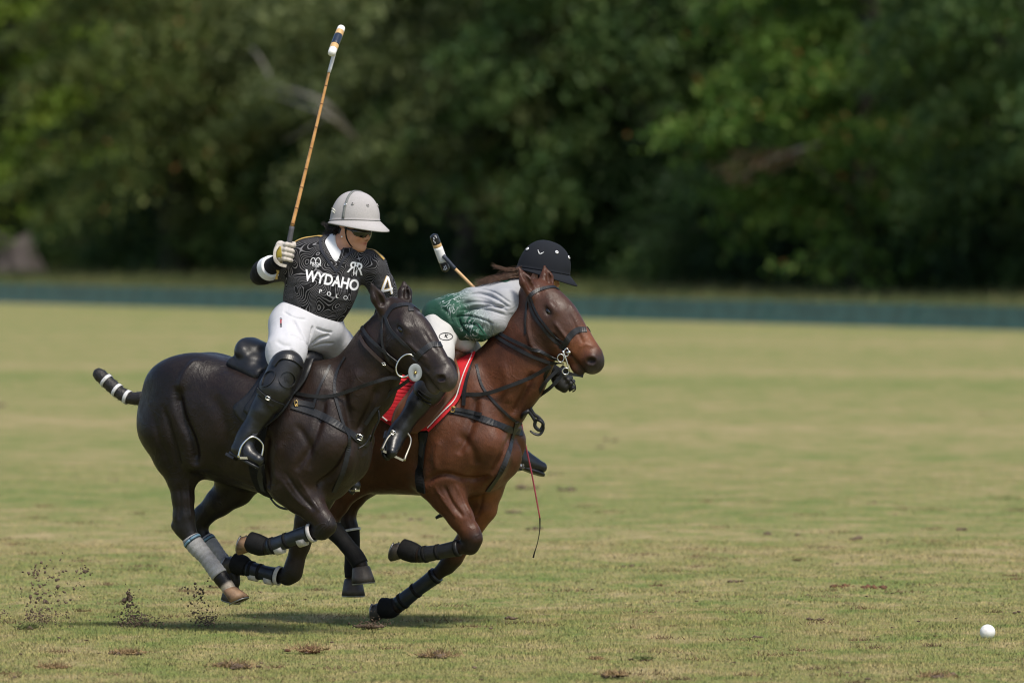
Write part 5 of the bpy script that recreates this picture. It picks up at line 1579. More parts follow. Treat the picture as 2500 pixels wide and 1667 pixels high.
ns_ = np.exp(-(((u_ + .048) / .006) ** 2 + ((np.abs(l_) - .008) / .006) ** 2)) * (f_ > .08)
base = base * (1 - .7 * ns_[:, None])
ck = np.exp(-(((u_ + .04) / .025) ** 2 + ((np.abs(l_) - .045) / .022) ** 2)) * (f_ > .02)
base = base * (1 - .35 * ck[:, None]) + np.array([[.50, .17, .11]]) * .35 * ck[:, None]
set_color(me, base)
link('body', me, SKIN, R1)
# jersey
J = SDF(.0065)
J.cone(V1(758, 780, .0), V1(783, 705, .02), .160, .188, .05, (0, 1, 0), .70)
J.cone(V1(783, 705, .02), V1(812, 645, .02), .190, .165, .05, (0, 1, 0), .70)
J.cone(V1(745, 622, .0), V1(906, 652, -.01), .082, .085, .06)
J.cone(V1(812, 640, .01), V1(826, 612, 0), .13, .085, .05, (0, 1, 0), .8)
J.chain([V1(742, 625, -.01), V1(690, 652, -.05), V1(646, 668, -.09)], [.080, .072, .062], .03, g=1)
J.chain([V1(908, 652, -.015), V1(932, 695, -.03), V1(947, 736, -.045)], [.078, .072, .066], .03, g=2)
J.ell(V1(838, 580, .03), (.072, .085, .085), None, .012, op='s')
J.cone(V1(816, 588, .14), V1(822, 658, .17), .062, .006, .006, (0, 1, 0), 2.0, op='s')
jm = J.mesh('jersey', kg=.045, smooth=2, disp=fold(.0045, 3.2, (.4, .1, 1)))
jer = link('jersey', jm, JERSEY1, R1)
JB = bvh_of(J)
# plain black sleeves: forearm sleeve with a white wrist band
E1, W1 = V1(641, 667, -.10), V1(676, 641, .085)
sleeve('under_sleeve', [E1 + unit(E1 - W1) * .02, E1 * .5 + W1 * .5, W1, W1 + unit(W1 - E1) * .03], [.060, .055, .046, .042], SLEEVE1, R1, seg=22)
sleeve('elbow_pad', [E1 + unit(E1 - W1) * .06, E1, E1 * .6 + W1 * .4], [.052, .070, .068], SLEEVE1, R1, seg=22)
sleeve('white_band', [E1 * .60 + W1 * .40, E1 * .35 + W1 * .65], [.0685, .063], WHITE_SHIRT, R1, seg=26)
# sleeve trims, gold piping on the shoulders, the number
stroke_px('shoulder_piping', F1, JB, [(714, 591), (728, 583), (748, 578), (768, 577), (786, 579)], .017, GOLD, jer, off=.006)
stroke_px('shoulder_piping', F1, JB, [(890, 598), (905, 606), (922, 620), (936, 634)], .017, GOLD, jer, off=.006)
stroke_px('sleeve_trim', F1, JB, [(913, 745), (925, 748), (945, 742), (964, 730)], .010, GOLD, jer, off=.004)
sl = SDF(.006)
for nm, mt, wd, of in (('number_outline', GOLD, .0185, .003), ('sleeve_number', WHITE_PRINT, .0125, .0055)):
    for pts in ([(945, 675), (939, 692), (933, 710)], [(933, 710), (945, 708), (957, 704)], [(946, 676), (951, 696), (956, 717)]):
        stroke_px(nm, F1, JB, pts, wd, mt, jer, n=8, off=of)
# chest prints
rt = math.atan2(721 - 695, 883 - 748)
lettering('team_name', F1, JB, 'WYDAHO', 810, 686, 36.5, .20, WHITE_PRINT, jer, bold=.032, sx=.79, space=1.0)
for ch, x, y, a in (('P', 782, 712, .2), ('O', 803, 718, .22), ('L', 823, 723, .22), ('O', 843, 727, .2)):
    lettering('team_name_small', F1, JB, ch, x, y, 14, a, WHITE_PRINT, jer, bold=.004)
for sgn in (1, -1):       # monogram: two back-to-back letters with letters between
    V, F = text_px('R', 40, .012)
    V[:, 0] = V[:, 0] * .85 * sgn + 9 * sgn + (0 if sgn > 0 else 0)
    c, n = math.cos(.20), math.sin(.20)
    X = 868 + V[:, 0] * c + V[:, 1] * n; Y = 656 + V[:, 0] * n - V[:, 1] * c
    P = project(F1, JB, np.stack([X, Y], 1), .0026)
    link('monogram', mesh_py('monogram', P, F), WHITE_PRINT, jer, False)
lettering('monogram', F1, JB, 'H', 869, 649, 15, .2, WHITE_PRINT, jer, bold=.03, off=.004); lettering('monogram', F1, JB, 'P', 868, 658, 17, .2, SLEEVE1, jer, bold=.02, off=.006)
lettering('monogram', F1, JB, 'H', 866, 668, 14, .2, WHITE_PRINT, jer, bold=.03, off=.004)
for x0 in (762, 774):     # small crest on the other side: two arches over two words
    stroke_px('crest', F1, JB, [(x0 - 3, 644), (x0 - 1, 632), (x0 + 4, 629), (x0 + 8, 634), (x0 + 9, 644)], .004, WHITE_PRINT, jer, n=16)
lettering('crest', F1, JB, 'PRIOR', 771, 645, 9.5, .14, WHITE_PRINT, jer, bold=.02); lettering('crest', F1, JB, 'POLO', 771, 650, 6.5, .14, WHITE_PRINT, jer, bold=.01)
# white undershirt showing in the open neckline, navy collar edges
U = SDF(.006)
U.cone(V1(786, 700, .015), V1(812, 645, .015), .172, .150, .05, (0, 1, 0), .70)
U.cone(V1(775, 622, .0), V1(880, 640, -.01), .066, .068, .06)
U.cone(V1(812, 640, .01), V1(822, 610, 0), .122, .082, .05, (0, 1, 0), .8)
U.ell(V1(846, 588, .05), (.060, .075, .078), None, .010, op='s')
link('undershirt', U.mesh('undershirt', smooth=2, disp=fold(.002, 5, (.4, 0, .9), 3)), WHITE_SHIRT, R1)
stroke_px('collar', F1, JB, [(789, 570), (782, 590), (786, 612), (800, 634), (820, 662)], .015, COLLAR_NAVY, jer, off=.004)
stroke_px('collar', F1, JB, [(872, 610), (858, 616), (844, 626), (833, 642), (824, 662)], .015, COLLAR_NAVY, jer, off=.004)
stroke_px('placket', F1, JB, [(822, 661), (820, 672), (818, 684)], .006, COLLAR_NAVY, jer, off=.003, n=8)
tube('elbow_strap', [V1(672, 652, .10), V1(679, 664, .09), V1(676, 672, .09), V1(675, 682, .085)], [.004, .010, .006, .010], GOLD, R1, n=14, seg=6, flat=.35)
# breeches
K = SDF(.0055)
K.ell(V1(748, 792, -.01), (.185, .155, .145), None, .05)
K.cone(V1(712, 795, .04), V1(698, 860, .26), .125, .105, .06)
K.cone(V1(698, 860, .26), V1(694, 900, .345), .105, .082, .04)
K.cone(V1(785, 805, -.03), V1(822, 848, -.20), .120, .100, .06)
K.cone(V1(822, 848, -.20), V1(850, 890, -.35), .100, .082, .04)
K.mesh('draft', smooth=2, disp=fold(.0022, 3.0, (.7, 0, -.7), 2))
carve(F1, K, [([(752, 846), (742, 822), (728, 800), (716, 780)], .008, -.017, False), ([(754, 842), (760, 815), (764, 795)], .0065, -.012, False), ([(756, 846), (780, 826), (806, 818)], .008, -.017, False),
    ([(757, 850), (785, 840), (815, 838)], .0065, -.010, False), ([(742, 835), (725, 822), (705, 815)], .0065, -.008, False), ([(690, 760), (720, 775), (748, 780)], .0065, -.008, False), ([(770, 800), (790, 808), (812, 812)], .0065, -.010, False),
    ([(735, 880), (722, 862), (706, 850)], .0065, -.007, False), ([(668, 870), (680, 884), (700, 890)], .0065, -.008, False), ([(672, 830), (690, 842), (712, 845)], .012, -.005, False)])
bre = link('breeches', mesh_np('breeches', K.V, K.Q), BREECH1, R1)
KB = bvh_of(K)
for i, (y, m) in enumerate(((779, 'k'), (783.5, 'r'), (788, 'r'), (792.5, 'k'), (797, 'k'))):
    lettering('side_print', F1, KB, 'ONAKO'[i], 686, y, 6.5, 1.57, simple('print_red', (.45, .02, .03), .6) if m == 'r' else SLEEVE1, bre, bold=.03)
# boots, knee guards, stirrups
def rider_leg(R, fr, knee, ankle, heel, toe, mat, name='boot', rr=(.072, .070, .050, .047), sole=True):
    S = SDF(.0055)
    S.cone(knee, ankle, rr[0], rr[2], .03); mid = knee * .55 + ankle * .45
    S.cone(knee * .8 + ankle * .2, mid, rr[1], rr[1] * .92, .03)
    S.cone(ankle, heel, rr[2] * .96, .041, .03); S.cone(heel + (toe - heel) * .15, toe, .044, .033, .03)
    S.cone(ankle * .6 + heel * .4, heel + (toe - heel) * .55, .046, .038, .03)
    b = link(name, S.mesh(name, smooth=2, disp=fold(.0018, 4.0, ankle - knee)), mat, R)
    d = unit(toe - heel); dn = unit((heel - ankle) - d * ((heel - ankle) @ d))
    P = np.array([heel - d * .030, heel + d * .02, heel + (toe - heel) * .6, toe + d * .026]) + dn * .038
    v, f = band_vf(spline(P, 14), np.repeat(dn[None], 14, 0), np.interp(np.linspace(0, 1, 14), [0, .1, .3, .7, .95, 1], [.05, .066, .060, .082, .06, .03]), .010)
    link('sole', mesh_py('sole', v, f), BLACK, b)
    v, f = box_vf(heel + dn * .046 - d * .012, d, np.cross(d, dn), dn, (-.03, .026), (-.028, .028), (0, .016))
    link('heel', mesh_py('heel', v, f), BLACK, b, False)
    return b
kn1, an1, he1, to1 = V1(668, 955, .37), V1(608, 1056, .375), V1(582, 1096, .375), V1(630, 1122, .44)
rider_leg(R1, F1, kn1, an1, he1, to1, BOOT)
rider_leg(R1, F1, V1(835, 950, -.40), V1(800, 1080, -.42), V1(815, 1140, -.42), V1(866, 1184, -.40), BOOT)
G = SDF(.0055)
G.cone(V1(700, 893, .345), V1(672, 952, .375), .094, .092, .03); G.cone(V1(672, 952, .375), V1(660, 980, .375), .092, .074, .02)
gu = link('knee_guard', G.mesh('knee_guard', smooth=2), GUARD, R1); GB = bvh_of(G)
stroke_px('guard_rim', F1, GB, [(668, 893), (684, 874), (706, 873), (728, 884), (738, 894)], .030, GUARD, gu, off=.004, thick=.006)
def loop_px(cx, cy, rx, ry, n=22): return [(cx + rx * math.cos(a), cy + ry * math.sin(a)) for a in np.linspace(0, 2 * math.pi, n)]
stroke_px('embossed_ring', F1, GB, loop_px(701, 926, 19, 20), .007, GUARD, gu, n=34, off=.004, thick=.004)
lettering('embossed_mark', F1, GB, 'K', 701, 926, 20, 0, BLACK, gu, bold=.02, off=.004)
stroke_px('embossed_panel', F1, GB, [(640, 940), (646, 918), (660, 905), (672, 908), (668, 926), (652, 942), (642, 944)], .006, GUARD, gu, n=30, off=.004, thick=.004)
stroke_px('guard_strap', F1, GB, [(628, 950), (645, 967), (668, 982), (690, 990)], .026, BLACK, gu, off=.004, thick=.005)
stroke_px('guard_strap', F1, GB, [(632, 966), (648, 980), (668, 990)], .014, BLACK, gu, off=.004, thick=.005)
buckle(cast(F1, GB, 654, 972)[0] + np.array([0, -.012, 0]), np.array([1.0, 0, -.4]), np.array([.3, 0, 1.0]), .010, .008, STEEL, gu)
def stirrup(H, fr, top, l, r, bl, brr, mat, hang):
    """iron: arch from one end of the tread to the other, tread plate, leather up to the saddle"""
    e = part_empty(H, 'stirrup')
    L_ = H['fr'].loc
    P = [L_(fr.wor(p)) for p in (bl, l, top, r, brr)]
    tube('stirrup_iron', P, [.0075, .0055, .006, .0055, .0075], mat, e, n=30, seg=8)
    a, b = P[0], P[-1]; d = unit(b - a)
    fw_ = unit(np.cross(d, [0, 0, 1.0]))
    up = unit(np.cross(fw_, d)); up = up if up[2] > 0 else -up
    v, f = box_vf((a + b) / 2, d, fw_, up, (-.062, .062), (-.020, .020), (-.008, .004))
    link('tread', mesh_py('tread', v, f), mat, e, False)
    if hang is not None:
        q = [P[2]] + [L_(fr.wor(h)) for h in hang]
        free_strap('stirrup_leather', q, H['fr'].M @ np.array([.3, -1.0, 0]), .024, BLACK if mat is STEEL else BROWN, e, n=14)
    return e
stirrup(HA, F1, V1(617, 1066, .43), V1(592, 1085, .45), V1(641, 1084, .41), V1(582, 1116, .45), V1(638, 1118, .41), STEEL, [V1(634, 1040, .385), V1(652, 1000, .34)])
stirrup(HA, F1, V1(852, 1128, -.42), V1(838, 1150, -.44), V1(866, 1150, -.38), V1(836, 1194, -.44), V1(868, 1196, -.38), STEEL, [V1(840, 1060, -.38), V1(830, 1000, -.34)])
# mallet (held, so a thing of its own) and the right glove
F_m1 = Frame(700, 44.00, 0.0)
M1 = F_m1.empty('polo_mallet'); tag(M1, 'raised polo mallet with white, tan and navy banded head', 'mallet')
def toM(p, fr, fm): return fm.loc(fr.wor(p))
CANE = None
def cane_mat():
    t = NT('bamboo_cane'); co = t.coords()
    n = t.noise(co, 25, 3); 
    t.col(t.ramp(n, [(0.3, (0.42, 0.20, 0.055)), (0.7, (0.56, 0.30, 0.10))]))
    return t.set(Roughness=0.4)
CANE = cane_mat(); CANE_PALE = simple('pale_cane', (0.58, 0.36, 0.17), 0.45, var=0.12); NODE = simple('cane_node', (0.20, 0.085, 0.025), 0.5)
GRIP = simple('grey_grip_tape', (0.060, 0.060, 0.066), 0.7, var=0.2, bump=0.5, bscale=60)
butt, gtop, ctop, ftop = V1(696, 648, .165), V1(713, 553, .145), V1(803, 178, -.02), V1(814, 138, -.04)
tube('grip', [toM(p, F1, F_m1) for p in (butt, gtop)], [.0165, .0140], GRIP, M1, n=12, seg=12)
cp = [gtop, V1(737, 455, .10), V1(772, 310, .04), ctop]
tube('cane', [toM(p, F1, F_m1) for p in cp], [.0105, .0095, .0085, .0075], CANE, M1, n=30, seg=10)
ps = spline(np.array([toM(p, F1, F_m1) for p in cp]), 60)
for s in (.03, .13, .26, .38, .52, .66, .80, .93):
    j = int(s * 59); ring_on('cane_node', ps[j], ps[min(j + 1, 59)] - ps[j - 1], np.interp(s, [0, 1], [.0107, .0078]), .005, NODE, M1, .0016)
tube('wrapped_neck', [toM(p, F1, F_m1) for p in (ctop, ftop, V1(820, 112, -.045))], [.0095, .0105, .0105], PALE_TAPE, M1, n=8, seg=10)
def mallet_head(M, c, ax, L, r, bands, name='head'):
    ax = unit(ax); edges = [0] + [b for b, _ in bands]
    for (b0, (b1, mt)) in zip(edges, bands):
        ts = np.linspace(b0, b1, 7)
        prof = []
        for t in ts:
            e = min(t, 1 - t) * L
            rr = r * (1 - .10 * (2 * t - 1) ** 2) * (1 if e > .012 else math.sqrt(max(.20, 1 - (1 - e / .012) ** 2 * .8)))
            prof.append(rr)
        v, f = tube_vf(np.array([c + ax * (t - .5) * L for t in ts]), prof, seg=22)
        link(name, mesh_py(name, v, f), mt, M)
MB_W = simple('white_head_paint', (0.78, 0.77, 0.74), 0.35, var=0.05); MB_T = simple('tan_head_wood', (0.60, 0.38, 0.16), 0.4, var=0.2, nscale=30); MB_N = simple('navy_head_paint', (0.018, 0.028, 0.050), 0.3, var=0.15)
hd = toM(V1(821.5, 100, -.01), F1, F_m1)
mallet_head(M1, hd, np.array([22 / 438, .150, 62 / 438]), .235, .0235, [(.20, MB_W), (.34, MB_T), (.68, MB_N), (.83, MB_T), (1.0, MB_W)])
Hn = SDF(.0038)
gax = unit(gtop - butt); gc = butt + (gtop - butt) * .30 + np.array([0, 0, .004])
grip_hand(Hn, gc, gax, np.array([-.55, -.75, .1]), .017, W1 + unit(gc - W1) * .015, sc=1.18)
gl = link('glove', Hn.mesh('glove', kg=.008, smooth=1), GLOVE, R1); GLB = bvh_of(Hn)
V, F = patch(F1, GLB, [(676, 604), (674, 620), (678, 640)], [(686, 602), (688, 622), (686, 642)], 6, 10, .001, .002)
link('glove_panel', mesh_py('glove_panel', V, F), GLOVE_MUSTARD, gl)
cuff = [V1(681, 598, .20), V1(672, 612, .205), V1(672, 632, .21), V1(682, 645, .21), V1(699, 650, .20)]
free_strap('glove_cuff', cuff, np.array([-.3, -1, 0]), .016, GLOVE, gl, n=18)
Hn = SDF(.005); grip_hand(Hn, V1(910, 858, -.06), (.3, .2, 1), (.3, -.9, .2), .014, V1(914, 842, -.06), sc=1.1)
link('glove', Hn.mesh('glove', kg=.008, smooth=1), GLOVE, R1)
sleeve('under_sleeve', [V1(946, 736, -.05), V1(934, 770, -.055), V1(918, 828, -.06)], [.052, .046, .036], SLEEVE1, R1, seg=16)
# helmet, strap, glasses, hair, ear stud
hel, dome = helmet(R1, 'helmet', hc + HR[2] * .056 - HR[0] * .006, HR[0] + .06 * HR[2], HR[2], (HELM1, HELM1_BAND, suede('grey_seam', (.42, .40, .40))), a=.147, b=.120, H=.152, brim=.070, band=True,
     buttons=((-1.12, .62, .0085, HELM1), (-.42, .64, .0085, HELM1), (.42, .64, .0085, HELM1), (1.12, .62, .0085, HELM1)))
q, nn = dome(-2.05, .80, .003)
for k in range(2):
    tube('helmet_logo', [q + HR[0] * (-.018) + HR[2] * (.010 - .014 * k), q + HR[2] * (.008 - .014 * k) - HR[1] * .004, q + HR[0] * .016 + HR[2] * (-.006 - .012 * k)], [.001, .004, .0015], simple('logo_cream', (.62, .61, .52), .7), hel, n=10, seg=6)
hs = [HP(.004, -.080, .02), HP(.006, -.078, -.03), HP(.022, -.066, -.072), HP(.050, -.036, -.108), HP(.068, 0, -.120), HP(.050, .036, -.108), HP(.006, .078, -.03)]
v, f = band_vf(spline(np.array(hs), 40), np.array([unit(p - HP(.02, 0, -.03)) for p in spline(np.array(hs), 40)]), .010, .003)
link('chin_strap', mesh_py('chin_strap', v, f), BLACK_MATT, R1)
gp = [HP(-.005, -.080, .004), HP(.055, -.074, -.004), HP(.090, -.050, -.012), HP(.106, -.018, -.014), HP(.110, 0, -.008), HP(.106, .018, -.014), HP(.090, .050, -.012), HP(.055, .074, -.004), HP(-.005, .08, .004)]
gs = spline(np.array(gp), 44); tq = np.linspace(0, 1, 44)
wd = np.interp(tq, [0, .16, .24, .40, .48, .5, .52, .60, .76, .84, 1], [.008, .012, .044, .048, .026, .014, .026, .048, .044, .012, .008])
v, f = band_vf(gs, np.array([unit(p - HP(-.02, 0, 0)) for p in gs]), wd, .003)
link('sunglasses', mesh_py('sunglasses', v, f), LENS, R1)
locks('hair', [(HP(-.085, -.045, -.02), HP(-.115, -.05, -.045), HP(-.155, -.06, -.055), .014), (HP(-.08, -.05, -.04), HP(-.12, -.04, -.075), HP(-.165, -.04, -.11), .018), (HP(-.07, -.060, -.03), HP(-.10, -.055, -.07), HP(-.13, -.05, -.10), .012),
               (HP(-.075, -.055, -.01), HP(-.12, -.055, -.02), HP(-.185, -.06, .005), .008)], HAIR1, R1, 4, n=240, r=.0022)
hsdf = SDF(.006); hsdf.ell(HP(-.050, 0, -.030), (.062, .070, .062), None, .02); hsdf.cone(HP(-.08, -.02, -.05), HP(-.125, -.03, -.085), .035, .022, .02)
link('hair_bun', hsdf.mesh('hair_bun', smooth=1, disp=fold(.003, 9, (0, 1, .4))), HAIR1, R1)
me = bpy.data.meshes.new('ear_stud'); bm = bmesh.new(); bmesh.ops.create_uvsphere(bm, u_segments=10, v_segments=8, radius=.005); bmesh.ops.translate(bm, verts=bm.verts, vec=Vector(HP(-.012, -.088, -.048))); bm.to_mesh(me); bm.free()
link('ear_stud', me, PEARL, R1)

# ------------------------------------------------------------------ rider in grey and green, bent low on the bay
F2 = Frame(1100, 44.99, 0.0)
R2 = F2.empty('person')
tag(R2, 'rider in grey and green jersey and black helmet, bent low over the bay horse', 'person')
V2_ = F2.V
hc2 = V2_(1322, 664, .0); hF2 = np.array([.93, -.12, -.34]); hU2 = np.array([.33, -.05, .94])
B = SDF(.0065)
HP2, HR2 = head_sdf(B, hc2, hF2, hU2, 1.0)
B.cone(V2_(1305, 690, 0), V2_(1262, 722, 0), .052, .062, .03)
B.cone(V2_(1258, 730, 0), V2_(1150, 765, 0), .10, .11, .05); B.cone(V2_(1150, 765, 0), V2_(1085, 800, 0), .11, .12, .05)
B.chain([V2_(1230, 745, .13), V2_(1192, 808, .10), V2_(1300, 872, -.05), V2_(1352, 906, -.13)], [.05, .036, .026, .022], .03)
B.chain([V2_(1245, 740, -.14), V2_(1250, 830, -.22), V2_(1275, 930, -.16)], [.05, .042, .03], .03)
B.chain([V2_(1080, 812, .08), V2_(1064, 905, .33), V2_(985, 1040, .40), V2_(972, 1058, .40)], [.07, .045, .03, .024], .03)
B.chain([V2_(1100, 812, -.08), V2_(1170, 915, -.35), V2_(1240, 1070, -.36), V2_(1262, 1110, -.37)], [.09, .06, .03, .024], .03)
me = B.mesh('rider_body', smooth=1); set_color(me, np.tile(np.array([[0.62, 0.33, 0.24]]), (len(B.V), 1)))
link('body', me, SKIN, R2)
def jersey2_mat():
    t = NT('grey_green_jersey'); co = t.coords()
    ax = V2_(1240, 690, 0) - V2_(1085, 800, 0)
    dt = t.node('ShaderNodeVectorMath', operation='DOT_PRODUCT'); t.l(co, dt.inputs[0]); u = unit(ax); dt.inputs[1].default_value = tuple(u)
    s0 = float(V2_(1085, 800, 0) @ u); s1 = float(V2_(1240, 690, 0) @ u)
    g = t.math('DIVIDE', t.math('SUBTRACT', dt.outputs['Value'], s0), s1 - s0)
    n = t.noise(co, 7, 4, 0.6)
    g2 = t.math('ADD', g, t.math('MULTIPLY_ADD', n, 0.10, -0.05))
    base = t.ramp(g2, [(0.10, (0.006, 0.052, 0.028)), (0.36, (0.012, 0.072, 0.042)), (0.50, (0.22, 0.255, 0.25)), (0.60, (0.36, 0.365, 0.385))])
    w = t.noise(co, 8.5, 2.0, 0.5, 2.2)
    fr = t.math('ABSOLUTE', t.math('SUBTRACT', t.math('FRACT', t.math('MULTIPLY', w, 6.0)), 0.5))
    ln = t.math('MULTIPLY', t.ramp(fr, [(0.09, 1.0), (0.15, 0.0)]), t.ramp(g2, [(0.10, 0.0), (0.18, 0.8), (0.52, 0.7), (0.66, 0.0)]))
    ln = t.math('MULTIPLY', ln, t.ramp(t.noise(co, 5, 2), [(0.40, 0.0), (0.48, 1.0)]))
    t.col(t.mix(ln, base, (0.46, 0.52, 0.51)))
    cloth_bump(t, co, 8, 0.5, 0.03, (.5, 1.5, 1.5))
    return t.set(Roughness=0.75)
JERSEY2 = jersey2_mat()
J2 = SDF(.0052)
J2.chain([V2_(1078, 788, -.01), V2_(1110, 785, 0), V2_(1162, 765, 0), V2_(1222, 743, 0), V2_(1252, 728, 0)], [.112, .132, .136, .128, .106], .05, (0, 1, 0), 1.3)
J2.cone(V2_(1258, 720, 0), V2_(1288, 702, 0), .10, .066, .04)
J2.cone(V2_(1240, 742, .14), V2_(1245, 735, -.14), .085, .085, .05)
J2.cone(V2_(1066, 765, -.02), V2_(1100, 762, 0), .075, .09, .05, (0, 1, 0), 1.8)
J2.chain([V2_(1236, 745, .145), V2_(1210, 778, .17), V2_(1172, 800, .17)], [.088, .082, .076], .03, g=1)
J2.cone(V2_(1140, 795, .12), V2_(1180, 790, .15), .07, .07, .04, g=1)
J2.chain([V2_(1245, 742, -.14), V2_(1248, 790, -.19), V2_(1250, 825, -.22)], [.08, .075, .07], .03, g=2)
def fold2(V, N):
    u = unit(V2_(1262, 700, 0) - V2_(1070, 775, 0)); s = V @ u; p = V @ np.array([.33, .2, .93])
    w = np.sin(p * 60 + 2.2 * np.sin(s * 9) + V[:, 1] * 12) * np.exp(-((s - s.mean()) / .22) ** 2)
    return V + N * (.0035 * w)[:, None]
J2.mesh('draft', kg=.045, smooth=2, disp=fold2)
carve(F2, J2, [([(1120, 772), (1150, 753), (1192, 746), (1240, 750)], .008, -.022, False), ([(1118, 770), (1126, 796), (1148, 818)], .008, -.020, False), ([(1128, 722), (1170, 714), (1210, 728), (1246, 752)], .0058, -.014, False), ([(1120, 742), (1165, 734), (1205, 742), (1240, 760)], .0058, -.016, False), ([(1112, 760), (1150, 752), (1200, 758), (1236, 770)], .0058, -.012, False),
    ([(1160, 702), (1200, 710), (1250, 742)], .0055, -.008, False), ([(1098, 735), (1120, 728), (1150, 722)], .010, .008, False), ([(1105, 775), (1140, 770), (1175, 778), (1205, 792)], .0058, -.014, False),
    ([(1120, 792), (1150, 790), (1180, 802)], .0055, -.012, False), ([(1075, 750), (1095, 765), (1105, 790)], .010, -.008, False), ([(1188, 776), (1200, 800), (1196, 820)], .0055, -.010, False), ([(1150, 800), (1165, 812), (1180, 820)], .0070, .006, False),
    ([(1130, 733), (1170, 725), (1215, 738)], .0070, .007, False), ([(1125, 752), (1165, 744), (1210, 750)], .0070, .007, False)])
jer2 = link('jersey', mesh_np('jersey', J2.V, J2.Q), JERSEY2, R2); JB2 = bvh_of(J2)
GREEN_PRINT = simple('green_print', (.015, .10, .06), .7, bump=0)
stroke_px('back_number', F2, JB2, [(1217, 683), (1226, 687), (1240, 686), (1246, 679), (1243, 674)], .014, GREEN_PRINT, jer2, off=.003)
ring_on('sleeve_cuff', V2_(1174, 800, .17), V2_(1172, 800, .17) - V2_(1200, 782, .17), .073, .012, GREEN_PRINT, jer2)
sleeve('elbow_sleeve', [V2_(1185, 802, .15), V2_(1200, 810, .10), V2_(1250, 842, .0), V2_(1330, 890, -.10), V2_(1362, 912, -.14)], [.050, .052, .046, .038, .034], SLEEVE1, R2, seg=16)
sleeve('elbow_sleeve', [V2_(1250, 820, -.22), V2_(1262, 880, -.2), V2_(1275, 930, -.16)], [.05, .042, .036], SLEEVE1, R2, seg=14)
K = SDF(.0065)
K.ell(V2_(1092, 800, 0), (.110, .155, .100), None, .05)
K.cone(V2_(1072, 806, .08), V2_(1064, 868, .27), .105, .098, .05); K.cone(V2_(1064, 868, .27), V2_(1066, 915, .37), .098, .08, .03)
K.cone(V2_(1100, 815, -.08), V2_(1165, 905, -.34), .115, .08, .05)
K.cone(V2_(1110, 815, .05), V2_(1140, 838, .07), .085, .055, .04)
bre2 = link('jeans', K.mesh('jeans', smooth=2, disp=fold(.005, 4.5, (.5, .3, -.8), 5)), BREECH2, R2); KB2 = bvh_of(K)
stroke_px('pocket_mark', F2, KB2, loop_px(1088, 822, 17, 9), .004, SLEEVE1, bre2, n=26)
lettering('pocket_mark', F2, KB2, 'K', 1089, 821, 12, .25, SLEEVE1, bre2, bold=.03)
rider_leg(R2, F2, V2_(1058, 935, .39), V2_(980, 1045, .40), V2_(964, 1062, .40), V2_(956, 1104, .50), BOOT)
rider_leg(R2, F2, V2_(1180, 960, -.36), V2_(1250, 1085, -.36), V2_(1270, 1122, -.37), V2_(1322, 1140, -.42), BOOT)
G = SDF(.006); G.cone(V2_(1078, 905, .37), V2_(1046, 955, .40), .088, .088, .03)
gu2 = link('knee_guard', G.mesh('knee_guard', smooth=2), GUARD, R2); GB2 = bvh_of(G)
for k in range(3):
    stroke_px('lacing', F2, GB2, [(1022, 950 + k * 9), (1036, 962 + k * 9), (1052, 970 + k * 8)], .006, BLACK, gu2, n=10, off=.004, thick=.004)
ANT = simple('antique_steel', (0.52, 0.48, 0.40), 0.35, var=0.2, bump=0, metal=1.0)
stirrup(HB, F2, V2_(978, 1046, .44), V2_(950, 1065, .47), V2_(1000, 1064, .43), V2_(932, 1098, .50), V2_(987, 1124, .48), ANT, [V2_(1000, 1030, .42), V2_(1035, 985, .34)])
stirrup(HB, F2, V2_(1258, 1070, -.37), V2_(1262, 1092, -.36), V2_(1262, 1092, -.40), V2_(1272, 1140, -.33), V2_(1276, 1142, -.43), STEEL, None)
buckle(V2_(959, 1056, .47), np.array([.9, 0, -.3]), np.array([.3, 0, 1.0]), .012, .010, STEEL, R2)
hel2, dome2 = helmet(R2, 'helmet', hc2 + HR2[2] * .022, HR2[0] + .10 * HR2[2], HR2[2], (HELM2, HELM2, HELM2), a=.150, b=.122, H=.158, brim=.062,
     buttons=((-.15, .60, .0095, WHITE_PRINT), (-1.0, .52, .0095, WHITE_PRINT), (-2.6, .60, .0095, WHITE_PRINT), (1.0, .52, .0095, WHITE_PRINT)))
q, nn = dome2(-1.75, .62, .003)
for sg in (-1, 1):
    for k in range(3):
        tube('wing_logo', [q + HR2[0] * .001 * sg + HR2[2] * (-.012 + .002 * k), q + HR2[0] * (.009 + .002 * k) * sg + HR2[2] * (-.004 + .003 * k), q + HR2[0] * (.018 - .001 * k) * sg + HR2[2] * (.010 - .003 * k)], [.0012, .0026, .001], WHITE_PRINT, hel2, n=8, seg=5)
hs = [HP2(.0, -.080, .02), HP2(.006, -.078, -.03), HP2(.022, -.066, -.072), HP2(.050, -.036, -.108), HP2(.068, 0, -.120), HP2(.050, .036, -.108), HP2(.0, .078, .02)]
hh = spline(np.array(hs), 36); v, f = band_vf(hh, np.array([unit(p - HP2(.02, 0, -.03)) for p in hh]), .014, .004)
link('chin_strap', mesh_py('chin_strap', v, f), BLACK_MATT, R2)
hsdf = SDF(.006); hsdf.ell(HP2(-.065, 0, -.030), (.046, .066, .050), None, .02)
link('hair_cap', hsdf.mesh('hair_cap', smooth=1, disp=fold(.003, 9, (0, 1, .4))), HAIR2, R2)
